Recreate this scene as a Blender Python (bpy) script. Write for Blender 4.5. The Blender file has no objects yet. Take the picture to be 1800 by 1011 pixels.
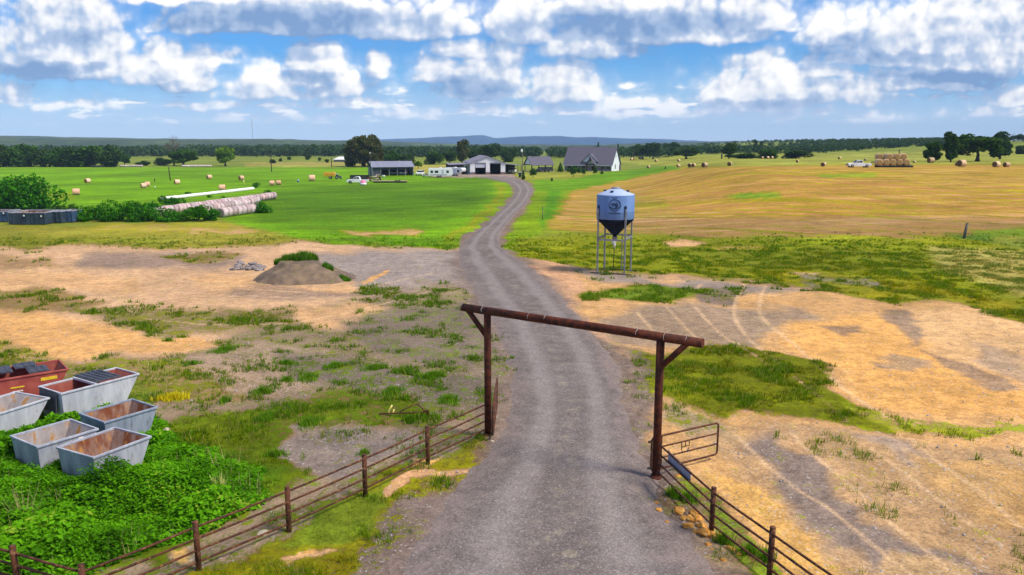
import bpy, bmesh, math, random
import numpy as np
from mathutils import Vector, Matrix
R = math.radians
random.seed(7)
rng = np.random.default_rng(11)
S = bpy.context.scene
COL = S.collection

# ------------------------------------------------------------------ camera
F = 1400.0
CZ = 11.0
PITCH = math.atan(255.0 / F)
cam = bpy.data.cameras.new("camera")
cam.sensor_width = 36.0
cam.lens = 36.0 * F / 1800.0
cam.clip_start = 0.5
cam.clip_end = 40000
co = bpy.data.objects.new("camera", cam)
COL.objects.link(co)
co.location = (0, 0, CZ)
co.rotation_euler = (math.pi / 2 - PITCH, 0, 0)
S.camera = co
CP, SP = math.cos(PITCH), math.sin(PITCH)

def ss(t):
    t = np.clip(t, 0.0, 1.0)
    return t * t * (3 - 2 * t)

def H(x, y):
    """height of the land"""
    x = np.asarray(x, float); y = np.asarray(y, float)
    s = 8 + .13 * (np.minimum(y, 200) - 100) + .2 * np.maximum(y - 200, 0)
    far = 1 - ss((y - 1200) / 800)
    z = 5.5 * ss((x - s) / 38) * ss((y - 78) / 100) * (1 - .45 * ss((y - 220) / 230)) * far
    z = z + 9 * ss((x - 180) / 230) * ss((y - 280) / 320) * far
    z = z - 5 * ss((y - 600) / 400) * (1 - ss((x - 150) / 200) * far)
    return z

def Hf(x, y): return float(H(x, y))

def ray(px, py):
    a = (px - 900) / F; b = -(py - 505.5) / F
    return np.array([a, CP + b * SP, -SP + b * CP])

def gp(px, py, zoff=0.0):
    """the spot on the land (or zoff above it) seen at photo pixel px, py"""
    d = ray(px, py)
    t0 = 5.0; t1 = None; t = 5.0
    while t < 6000:
        p = d * t
        if CZ + p[2] < Hf(p[0], p[1]) + zoff:
            t1 = t; break
        t0 = t; t *= 1.02
    if t1 is None: t1 = 6000
    for _ in range(40):
        m = .5 * (t0 + t1); p = d * m
        if CZ + p[2] < Hf(p[0], p[1]) + zoff: t1 = m
        else: t0 = m
    p = d * t1
    return Vector((p[0], p[1], CZ + p[2]))

def at_dist(px, dist):
    x = (px - 900) / F * dist
    return Vector((x, dist, Hf(x, dist)))

def proj(x, y, z):
    dz = z - CZ
    zc = np.maximum(y * CP - dz * SP, 1e-3)
    return 900 + F * x / zc, 505.5 - F * (y * SP + dz * CP) / zc

def pxm(p):
    """metres per photo pixel at a point"""
    return (p[1] * CP - (p[2] - CZ) * SP) / F

# ------------------------------------------------------------------ numpy noise
_tab = rng.random(65536).astype(np.float32)
def vnoise(x, y, seed=0):
    xi = np.floor(x).astype(np.int64); yi = np.floor(y).astype(np.int64)
    fx = x - xi; fy = y - yi
    fx = fx * fx * (3 - 2 * fx); fy = fy * fy * (3 - 2 * fy)
    def h(a, b): return _tab[((a * 73856093) ^ (b * 19349663) ^ (seed * 83492791 + 12345)) & 65535]
    a = h(xi, yi); b = h(xi + 1, yi); c = h(xi, yi + 1); d = h(xi + 1, yi + 1)
    return (a + (b - a) * fx) * (1 - fy) + (c + (d - c) * fx) * fy
def fbm(x, y, oct=4, seed=0):
    s = 0; a = .5; n = 0
    for k in range(oct):
        s = s + a * vnoise(x * 2 ** k + 17.3 * k, y * 2 ** k + 5.7 * k, seed + k); n += a; a *= .5
    return s / n

# ------------------------------------------------------------------ object helpers
def tag(o, label=None, cat=None, group=None, kind=None):
    if label: o["label"] = label
    if cat: o["category"] = cat
    if group: o["group"] = group
    if kind: o["kind"] = kind
    return o

def empty(name, loc=(0, 0, 0), rz=0.0, label=None, cat=None, group=None):
    o = bpy.data.objects.new(name, None)
    COL.objects.link(o)
    o.location = loc; o.rotation_euler = (0, 0, rz)
    o.empty_display_size = .3
    return tag(o, label, cat, group)

def copy_tree(o, parent=None):
    c = o.copy(); COL.objects.link(c)
    if parent is not None: c.parent = parent
    for ch in list(o.children): copy_tree(ch, c)
    return c

class MB:
    """collects shapes that become ONE mesh"""
    def __init__(s): s.v = []; s.f = []; s.mi = []; s.sm = []
    def add(s, vs, fs, mi=0, smooth=False, M=None):
        b = len(s.v)
        for p in vs:
            p = Vector(p)
            if M is not None: p = M @ p
            s.v.append(tuple(p))
        for f in fs:
            s.f.append([b + i for i in f]); s.mi.append(mi); s.sm.append(smooth)
        return s
    def box(s, c, d, rz=0, mi=0, M=None, rx=0, ry=0):
        x, y, z = d[0] / 2, d[1] / 2, d[2] / 2
        vs = [(-x, -y, -z), (x, -y, -z), (x, y, -z), (-x, y, -z), (-x, -y, z), (x, -y, z), (x, y, z), (-x, y, z)]
        T = Matrix.Translation(c) @ Matrix.Rotation(rz, 4, 'Z') @ Matrix.Rotation(ry, 4, 'Y') @ Matrix.Rotation(rx, 4, 'X')
        if M is not None: T = M @ T
        return s.add(vs, [(0, 3, 2, 1), (4, 5, 6, 7), (0, 1, 5, 4), (1, 2, 6, 5), (2, 3, 7, 6), (3, 0, 4, 7)], mi, False, T)
    def tube(s, pts, r, n=8, mi=0, caps=True, smooth=True, M=None):
        pts = [Vector(p) for p in pts]
        rs = r if isinstance(r, (list, tuple)) else [r] * len(pts)
        rings = []; up = None
        for i, p in enumerate(pts):
            if i == 0: t = pts[1] - p
            elif i == len(pts) - 1: t = p - pts[i - 1]
            else: t = (pts[i + 1] - p).normalized() + (p - pts[i - 1]).normalized()
            t = t.normalized()
            if up is None: up = Vector((0, 0, 1)) if abs(t.z) < .9 else Vector((1, 0, 0))
            a = t.cross(up)
            if a.length < 1e-4: a = t.cross(Vector((0, 1, 0)))
            a.normalize(); b = a.cross(t).normalized(); up = b
            rings.append([p + (a * math.cos(2 * math.pi * k / n) + b * math.sin(2 * math.pi * k / n)) * rs[i] for k in range(n)])
        vs = [q for rg in rings for q in rg]; fs = []
        for i in range(len(pts) - 1):
            for k in range(n):
                fs.append((i * n + k, (i + 1) * n + k, (i + 1) * n + (k + 1) % n, i * n + (k + 1) % n))
        s.add(vs, fs, mi, smooth, M)
        if caps:
            s.add(rings[0], [tuple(range(n))], mi, False, M)
            s.add(rings[-1], [tuple(reversed(range(n)))], mi, False, M)
        return s
    def lathe(s, prof, n=24, mi=0, M=None, smooth=True):
        vs = []; fs = []
        for (r, z) in prof:
            for k in range(n):
                a = 2 * math.pi * k / n
                vs.append((r * math.cos(a), r * math.sin(a), z))
        for i in range(len(prof) - 1):
            for k in range(n):
                fs.append((i * n + k, i * n + (k + 1) % n, (i + 1) * n + (k + 1) % n, (i + 1) * n + k))
        return s.add(vs, fs, mi, smooth, M)
    def prism(s, poly, y0, y1, mi=0, M=None):
        """poly in x,z extruded along y"""
        n = len(poly)
        vs = [(x, y0, z) for x, z in poly] + [(x, y1, z) for x, z in poly]
        fs = [tuple(range(n)), tuple(reversed(range(n, 2 * n)))]
        for k in range(n): fs.append((k, n + k, n + (k + 1) % n, (k + 1) % n))
        return s.add(vs, fs, mi, False, M)
    def slab(s, quad, t, mi=0, M=None):
        """four corners (top face), thickened downward along the face normal"""
        q = [Vector(p) for p in quad]
        nn = (q[1] - q[0]).cross(q[3] - q[0]).normalized()
        lo = [p - nn * t for p in q]
        return s.add(q + lo, [(0, 1, 2, 3), (7, 6, 5, 4), (0, 4, 5, 1), (1, 5, 6, 2), (2, 6, 7, 3), (3, 7, 4, 0)], mi, False, M)
    def build(s, name, mats, parent=None, loc=None, bevel=0):
        me = bpy.data.meshes.new(name)
        me.from_pydata(s.v, [], s.f)
        if not isinstance(mats, (list, tuple)): mats = [mats]
        for m in mats: me.materials.append(m)
        me.polygons.foreach_set("material_index", s.mi)
        me.polygons.foreach_set("use_smooth", s.sm)
        bm = bmesh.new(); bm.from_mesh(me)
        bmesh.ops.remove_doubles(bm, verts=bm.verts, dist=1e-5)
        bmesh.ops.recalc_face_normals(bm, faces=bm.faces)
        if bevel:
            es = [e for e in bm.edges if e.is_manifold and e.calc_face_angle(0) > .6]
            bmesh.ops.bevel(bm, geom=es, offset=bevel, segments=2, profile=.6, affect='EDGES')
        bm.to_mesh(me); bm.free()
        me.update()
        o = bpy.data.objects.new(name, me)
        COL.objects.link(o)
        if parent is not None: o.parent = parent
        if loc is not None: o.location = loc
        return o

def np_mesh(name, V, Fq, mats, attrs=None, smooth=False, parent=None, mi=None):
    """V (n,3); Fq (m,k) all faces of k corners; attrs {name: (type, array)} on points"""
    me = bpy.data.meshes.new(name)
    n, m, k = len(V), len(Fq), Fq.shape[1]
    me.vertices.add(n); me.vertices.foreach_set("co", np.ascontiguousarray(V, np.float32).ravel())
    me.loops.add(m * k); me.loops.foreach_set("vertex_index", np.ascontiguousarray(Fq, np.int32).ravel())
    me.polygons.add(m)
    me.polygons.foreach_set("loop_start", np.arange(0, m * k, k, dtype=np.int32))
    me.polygons.foreach_set("loop_total", np.full(m, k, np.int32))
    me.polygons.foreach_set("use_smooth", np.full(m, smooth, bool))
    if mi is not None: me.polygons.foreach_set("material_index", np.asarray(mi, np.int32))
    for a, (t, arr) in (attrs or {}).items():
        at = me.attributes.new(a, t, 'POINT')
        at.data.foreach_set("color" if t == 'FLOAT_COLOR' else "value", np.ascontiguousarray(arr, np.float32).ravel())
    for mt in (mats if isinstance(mats, (list, tuple)) else [mats]): me.materials.append(mt)
    me.update(); me.validate()
    o = bpy.data.objects.new(name, me); COL.objects.link(o)
    if parent is not None: o.parent = parent
    return o

# ------------------------------------------------------------------ node helpers
class NT:
    def __init__(s, tree): s.t = tree
    def put(s, sock, v):
        if v is None: return
        if isinstance(v, bpy.types.NodeSocket): s.t.links.new(v, sock)
        else: sock.default_value = v
    def node(s, typ, **kw):
        n = s.t.nodes.new(typ)
        for k, v in kw.items(): setattr(n, k, v)
        return n
    def m(s, op, a, b=None, c=None, clamp=False):
        n = s.node('ShaderNodeMath', operation=op, use_clamp=clamp)
        for i, v in enumerate((a, b, c)): s.put(n.inputs[i], v)
        return n.outputs[0]
    def vm(s, op, a, b=None):
        n = s.node('ShaderNodeVectorMath', operation=op)
        s.put(n.inputs[0], a)
        if b is not None: s.put(n.inputs[3] if op == 'SCALE' else n.inputs[1], b)
        return n.outputs[0]
    def comb(s, x, y, z=0.0):
        n = s.node('ShaderNodeCombineXYZ')
        for i, v in enumerate((x, y, z)): s.put(n.inputs[i], v)
        return n.outputs[0]
    def noise(s, vec, scale, detail=4, rough=.5, dist=0.0, lac=2.0, col=False, dim='3D'):
        n = s.node('ShaderNodeTexNoise', noise_dimensions=dim)
        s.put(n.inputs['Vector'], vec); n.inputs['Scale'].default_value = scale
        n.inputs['Detail'].default_value = detail; n.inputs['Roughness'].default_value = rough
        n.inputs['Distortion'].default_value = dist; n.inputs['Lacunarity'].default_value = lac
        return n.outputs['Color' if col else 'Fac']
    def voro(s, vec, scale, feature='F1', detail=0, out='Distance', smooth=None, rough=.5, dim='3D'):
        n = s.node('ShaderNodeTexVoronoi', feature=feature, voronoi_dimensions=dim)
        s.put(n.inputs['Vector'], vec); n.inputs['Scale'].default_value = scale
        if 'Detail' in n.inputs: n.inputs['Detail'].default_value = detail; n.inputs['Roughness'].default_value = rough
        if smooth is not None and 'Smoothness' in n.inputs: n.inputs['Smoothness'].default_value = smooth
        return n.outputs[out]
    def step(s, v, a, b, lo=0.0, hi=1.0, smooth=True):
        n = s.node('ShaderNodeMapRange', interpolation_type='SMOOTHSTEP' if smooth else 'LINEAR')
        s.put(n.inputs[0], v); s.put(n.inputs[1], a); s.put(n.inputs[2], b)
        n.inputs[3].default_value = lo; n.inputs[4].default_value = hi
        return n.outputs[0]
    def mix(s, f, a, b, blend='MIX'):
        n = s.node('ShaderNodeMix', data_type='RGBA', blend_type=blend)
        s.put(n.inputs[0], f)
        s.put(n.inputs[6], a if isinstance(a, bpy.types.NodeSocket) else (*a, 1))
        s.put(n.inputs[7], b if isinstance(b, bpy.types.NodeSocket) else (*b, 1))
        return n.outputs[2]
    def scale_col(s, c, f):
        return s.vm('SCALE', c, f)
    def bump(s, h, strength=.3, dist=.05):
        n = s.node('ShaderNodeBump')
        s.put(n.inputs['Height'], h); n.inputs['Strength'].default_value = strength; n.inputs['Distance'].default_value = dist
        return n.outputs[0]

def new_mat(name):
    m = bpy.data.materials.new(name); m.use_nodes = True
    b = m.node_tree.nodes['Principled BSDF']
    b.inputs['Specular IOR Level'].default_value = .3
    return m, NT(m.node_tree), b

def mat(name, c1, c2=None, scale=3.0, rough=.7, metal=0.0, bump=0.0, detail=5, lo=.35, hi=.65, spec=.3, stretch=None, c3=None, s3=12., lo3=.6, hi3=.7):
    """two or three colours mixed by noise in object space"""
    m, n, b = new_mat(name)
    if c2 is None: c2 = tuple(x * .75 for x in c1)
    tc = n.node('ShaderNodeTexCoord').outputs['Object']
    v = n.vm('MULTIPLY', tc, stretch) if stretch else tc
    f = n.noise(v, scale, detail, .6)
    c = n.mix(n.step(f, lo, hi), c1, c2)
    if c3 is not None:
        c = n.mix(n.step(n.noise(v, s3, 4, .65), lo3, hi3), c, c3)
    n.put(b.inputs['Base Color'], c)
    b.inputs['Roughness'].default_value = rough; b.inputs['Metallic'].default_value = metal
    b.inputs['Specular IOR Level'].default_value = spec
    if bump: n.put(b.inputs['Normal'], n.bump(n.noise(v, scale * 4, 4, .6), bump, .02))
    return m
# ------------------------------------------------------------------ light and sky
SUN_EL, SUN_AZ = 52.0, 112.0          # azimuth clockwise from the view direction
S.view_settings.view_transform = 'Standard'; S.view_settings.look = 'None'
S.view_settings.exposure = 0.55; S.view_settings.gamma = 1
sl = bpy.data.lights.new("sun", 'SUN'); sl.energy = 3.7; sl.angle = R(16); sl.color = (1, .90, .75)
so = bpy.data.objects.new("sun", sl); COL.objects.link(so)
sd = Vector((math.sin(R(SUN_AZ)) * math.cos(R(SUN_EL)), math.cos(R(SUN_AZ)) * math.cos(R(SUN_EL)), math.sin(R(SUN_EL))))
so.rotation_euler = sd.to_track_quat('Z', 'Y').to_euler(); so.location = (60, -40, 90)

w = bpy.data.worlds.new("World"); S.world = w; w.use_nodes = True
n = NT(w.node_tree)
bg = w.node_tree.nodes['Background']
sky = n.node('ShaderNodeTexSky', sky_type='NISHITA', sun_disc=False)
sky.sun_elevation = R(SUN_EL); sky.sun_rotation = R(SUN_AZ); sky.altitude = 100
sky.air_density = 1.0; sky.dust_density = .6; sky.ozone_density = 1.6

# cumulus field: density group in (azimuth, height) coordinates, 1 unit = 4 degrees
CL = [  # centre, base, half width, height  (1 unit = 100 px of the photo)
    (1.4, 1.22, 1.5, 1.9, 1.25), (0.2, 1.25, 1.3, 1.2, .8), (3.25, .98, .95, .95, 1.1), (2.2, 1.12, 2.6, .42, .6),
    (5.65, 1.05, .62, 1.0, 1.05), (4.75, .82, .75, .62, .9), (6.25, .86, .55, .48, .85), (5.4, .80, 1.7, .25, .6),
    (5.4, 1.9, 2.7, .7, 1.3), (3.6, 2.35, 1.8, .4, .9), (7.2, 1.85, 1.7, .8, .85), (6.75, 1.13, .27, .5, .9),
    (7.7, 1.05, .5, .6, 1.0), (8.6, .82, 1.1, .9, .85), (9.2, 1.75, .9, 1.0, 1.0), (8.9, 1.1, .5, 1.0, .8),
    (9.9, .76, .65, .8, 1.05), (10.4, 1.5, 1.0, .85, 1.05), (11.5, 1.75, 2.1, .85, 1.3), (12.9, 1.95, 1.3, .7, .95),
    (13.3, .64, 1.15, 1.05, 1.2), (14.6, .72, 1.1, .6, .8), (15.6, 1.32, 2.3, .6, .9), (16.0, .95, 2.2, .4, .75),
    (17.0, 1.25, 1.4, 1.9, 1.15), (14.5, 1.7, .8, .8, .85), (17.8, .68, 1.0, .5, .75), (11.0, 1.0, .25, .1, .75), (0.3, .82, .7, .45, .8),
    (16.3, 1.55, 2.0, .8, 1.1), (14.2, 1.08, 1.5, .35, .8), (10.2, 2.15, 1.2, .5, .9), (3.9, 1.3, .6, .35, .7),
    (0.0, 1.7, .8, .5, .8), (8.2, 1.45, .7, .4, .8), (15.8, 1.85, 1.0, .7, .95), (6.2, .62, 1.5, .14, .6), (1.6, .60, 1.4, .12, .55), (9.2, .52, 1.2, .14, .6), (12.6, .48, 1.0, .14, .55), (17.0, .48, 1.0, .18, .55), (4.6, .42, 1.6, .09, .5), (10.9, .64, .9, .2, .7),
    (11.7, .5, .3, .35, .7), (10.6, .5, .6, .35, .7), (7.4, .5, .9, .2, .55), (3.6, .62, 1.0, .12, .6), (15.0, .45, 1.4, .2, .5), (0.3, .70, .6, .14, .6),
]
g = bpy.data.node_groups.new("cumulus", 'ShaderNodeTree')
g.interface.new_socket("P", in_out='INPUT', socket_type='NodeSocketVector')
g.interface.new_socket("D", in_out='OUTPUT', socket_type='NodeSocketFloat')
g.interface.new_socket("S", in_out='OUTPUT', socket_type='NodeSocketFloat')
gi = g.nodes.new('NodeGroupInput'); go = g.nodes.new('NodeGroupOutput')
q = NT(g)
P0 = gi.outputs[0]
# small swirl so outlines are not ellipses
wv = q.vm('SUBTRACT', q.noise(P0, 1.1, 2, .55, col=True, dim='2D'), (.5, .5, .5))
P1 = q.vm('ADD', P0, q.vm('MULTIPLY', wv, (.55, .28, 0)))
sx = q.node('ShaderNodeSeparateXYZ'); q.put(sx.inputs[0], P1)
X, Y = sx.outputs[0], sx.outputs[1]
acc = -.55
for (cx, by, hw, hh, wt) in CL:
    hw, hh = hw * 1.18, hh * 1.12
    du = q.m('MULTIPLY', q.m('SUBTRACT', X, cx), 1 / hw)
    a = q.m('SUBTRACT', Y, by)
    up = q.m('MULTIPLY', q.m('MAXIMUM', a, 0.0), 1 / hh)
    dn = q.m('MULTIPLY', q.m('MINIMUM', a, 0.0), 1 / (.07 + .10 * hh))
    r2 = q.m('ADD', q.m('MULTIPLY', du, du), q.m('ADD', q.m('MULTIPLY', up, up), q.m('MULTIPLY', dn, dn)))
    s_ = q.m('MULTIPLY_ADD', r2, -wt * 1.2, wt * .98)
    acc = q.m('SMOOTH_MAX', acc, s_, .12) if not isinstance(acc, float) else q.m('MAXIMUM', s_, acc)
# rows of little clouds low over the horizon
sx0 = q.node('ShaderNodeSeparateXYZ'); q.put(sx0.inputs[0], P0)
lowv = q.comb(q.m('MULTIPLY', sx0.outputs[0], 1.5), q.m('MULTIPLY', sx0.outputs[1], 7.0), 3.3)
low = q.noise(lowv, 1.0, 3, .5, dim='2D')
band = q.m('MULTIPLY', q.step(sx0.outputs[1], .18, .4), q.step(sx0.outputs[1], 1.25, .6))
lows = q.m('SUBTRACT', q.m('MULTIPLY', q.m('SUBTRACT', low, .47), q.m('MULTIPLY', band, 4.6)), .32)
acc = q.m('MAXIMUM', acc, lows)
# broken cloud above and all round, out of the frame
hiN = q.noise(q.vm('MULTIPLY', P0, (.22, .35, 1)), 1.0, 2, .5, dim='2D')
his = q.m('SUBTRACT', q.m('MULTIPLY', q.m('MULTIPLY', q.step(sx0.outputs[1], 2.3, 3.4), 3.0), q.m('SUBTRACT', hiN, .36)), .3)
acc = q.m('MAXIMUM', acc, his)
f1 = q.noise(P0, 1.25, 6, .54, dim='2D')
bl = q.voro(q.vm('ADD', P0, q.vm('MULTIPLY', wv, (.25, .25, 0))), 3.4, 'F1', 1, rough=.55, dim='2D')
dsum = q.m('ADD', acc, q.m('ADD', q.m('MULTIPLY', q.m('SUBTRACT', f1, .49), 1.05), q.m('MULTIPLY', q.m('SUBTRACT', .42, bl), .48)))
q.put(go.inputs[0], dsum); q.put(go.inputs[1], acc)

d = n.node('ShaderNodeTexCoord').outputs['Generated']
sx = n.node('ShaderNodeSeparateXYZ'); n.put(sx.inputs[0], d)
ya = n.m('MAXIMUM', n.m('ABSOLUTE', sx.outputs[1]), .25)
U = n.m('ADD', n.m('MULTIPLY', n.m('DIVIDE', sx.outputs[0], ya), 14.0), 9.0)
V = n.m('MULTIPLY', n.m('DIVIDE', sx.outputs[2], ya), 14.0)
P = n.comb(U, V, 0.0)
def cum(vec):
    k = n.node('ShaderNodeGroup'); k.node_tree = g; n.put(k.inputs[0], vec); return k.outputs
c0 = cum(P); c1 = cum(n.vm('ADD', P, (.10, .17, 0)))
mask = n.m('MAXIMUM', n.step(c0[0], -.12, .50), n.m('MULTIPLY', n.step(c0[0], -.9, .3), .34))
mask = n.m('MULTIPLY', mask, n.step(V, .05, .5))
c2 = cum(n.vm('ADD', P, (.12, .42, 0)))
lit = n.m('ADD', n.m('MULTIPLY', n.m('SUBTRACT', c0[0], c1[0]), .30), n.m('MULTIPLY', n.m('SUBTRACT', c0[0], c2[0]), .30))
# undersides of the broad flat clouds
psx = n.node('ShaderNodeSeparateXYZ'); n.put(psx.inputs[0], n.vm('ADD', P, n.vm('MULTIPLY', n.vm('SUBTRACT', n.noise(P, 1.4, 3, .55, col=True, dim='2D'), (.5, .5, .5)), (.7, .35, 0))))
dk = None
for (cx, cy, hw, hh, wt) in [(.9, 1.25, 1.6, .15, .6), (5.2, 2.05, 2.6, .32, .85), (7.6, 1.95, .8, .2, .3), (11.2, 2.0, 2.0, .36, .80), (5.5, 1.12, .8, .14, .5), (8.3, .92, .9, .22, .5),
                             (13.4, .66, 1.2, .12, .5), (16.4, 1.08, 1.4, .16, .55), (1.6, 1.72, .8, .22, .25), (2.6, .92, 1.6, .09, .25), (9.5, 2.05, .7, .2, .25), (14.7, 1.7, .7, .16, .25), (15.0, 1.45, 1.4, .12, .28), (17.4, 2.0, .6, .2, .2), (7.8, 1.0, .5, .1, .3)]:
    a = n.m('MULTIPLY', n.m('SUBTRACT', psx.outputs[0], cx), 1 / hw); b = n.m('MULTIPLY', n.m('SUBTRACT', psx.outputs[1], cy), 1 / hh)
    t = n.m('MULTIPLY', n.m('SUBTRACT', 1.0, n.m('ADD', n.m('MULTIPLY', a, a), n.m('MULTIPLY', b, b)), clamp=True), wt * .72)
    dk = t if dk is None else n.m('MAXIMUM', dk, t)
lit = n.m('SUBTRACT', n.m('ADD', lit, n.step(c0[0], .0, 1.5, .54, .42, smooth=False)), dk)
lit = n.m('ADD', lit, n.m('MULTIPLY', n.m('SUBTRACT', n.noise(n.vm('MULTIPLY', P, (.8, 1.5, 1)), 1.0, 3, .55, dim='2D'), .5), .36), clamp=True)
ramp = n.node('ShaderNodeValToRGB'); n.put(ramp.inputs[0], lit)
e = ramp.color_ramp.elements
e[0].position = .08; e[0].color = (.15, .25, .44, 1)
e[1].position = .80; e[1].color = (.80, .785, .77, 1)
x = ramp.color_ramp.elements.new(.42); x.color = (.34, .42, .57, 1)
x = ramp.color_ramp.elements.new(.60); x.color = (.60, .62, .67, 1)
blue = n.vm('MULTIPLY', sky.outputs[0], (.05 * .42, .05 * 1.14, .05 * 2.05))
haze_c = n.mix(n.step(V, -.2, 2.0), (.50, .60, .84), blue)
skyc = n.mix(n.m('MULTIPLY', n.step(V, 1.6, -.2), .85), blue, (.46, .56, .76))
cl = n.mix(n.step(V, .9, .0), ramp.outputs[0], (.52, .59, .75))
fin = n.mix(mask, skyc, cl)
n.put(bg.inputs[0], fin); bg.inputs[1].default_value = 1.0
w.cycles.sampling_method = 'MANUAL'; w.cycles.sample_map_resolution = 512

S.cycles.max_bounces = 5; S.cycles.diffuse_bounces = 2; S.cycles.glossy_bounces = 2; S.cycles.transmission_bounces = 2
S.cycles.use_adaptive_sampling = True; S.cycles.adaptive_threshold = .025
# ------------------------------------------------------------------ land: what grows where
def sdf(px, py, poly):
    """signed distance to a polygon, positive inside"""
    poly = np.array(poly, float); nn = len(poly)
    d2 = np.full(px.shape, 1e18); ins = np.zeros(px.shape, bool)
    for i in range(nn):
        ax, ay = poly[i]; bx, by = poly[(i + 1) % nn]
        ex, ey = bx - ax, by - ay
        t = np.clip(((px - ax) * ex + (py - ay) * ey) / (ex * ex + ey * ey + 1e-9), 0, 1)
        dx = px - ax - t * ex; dy = py - ay - t * ey
        d2 = np.minimum(d2, dx * dx + (dy * 2.2) ** 2)
        c = ((ay > py) != (by > py))
        xx = ax + (py - ay) * ex / (ey if abs(ey) > 1e-9 else 1e-9)
        ins ^= c & (px < xx)
    d = np.sqrt(d2)
    return np.where(ins, d, -d)

TAN = (.56, .325, .15); PINK = (.52, .32, .175); ORANGE = (.62, .325, .10); GREY = (.185, .137, .118); BROWN = (.25, .145, .060); DARKG = (.13, .10, .09)
GR = (.075, .170, .001); GRB = (.115, .250, .001); GR_SHADE = (.052, .130, .001); OLIVE = (.115, .130, .003); YEL = (.215, .205, .005); DRY = (.29, .235, .06)
ROADL = [(1011, 690), (960, 722), (900, 772), (860, 806), (800, 858), (762, 884), (700, 905), (660, 898), (620, 886), (560, 862), (540, 848), (500, 822), (470, 810), (445, 806), (430, 812), (415, 828), (400, 846), (380, 868), (360, 889), (345, 902), (333, 905), (322, 896), (316, 872), (311, 838)]
ROADR = [(1011, 1262), (960, 1222), (900, 1178), (860, 1152), (800, 1128), (762, 1114), (700, 1096), (660, 1084), (620, 1066), (560, 1022), (540, 1006), (500, 970), (470, 934), (445, 896), (430, 880), (415, 880), (400, 888), (380, 904), (360, 924), (345, 934), (333, 937), (322, 930), (316, 916), (311, 890)]
ROADP = [(x, y) for y, x in ROADL] + [(x, y) for y, x in reversed(ROADR)]
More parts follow.
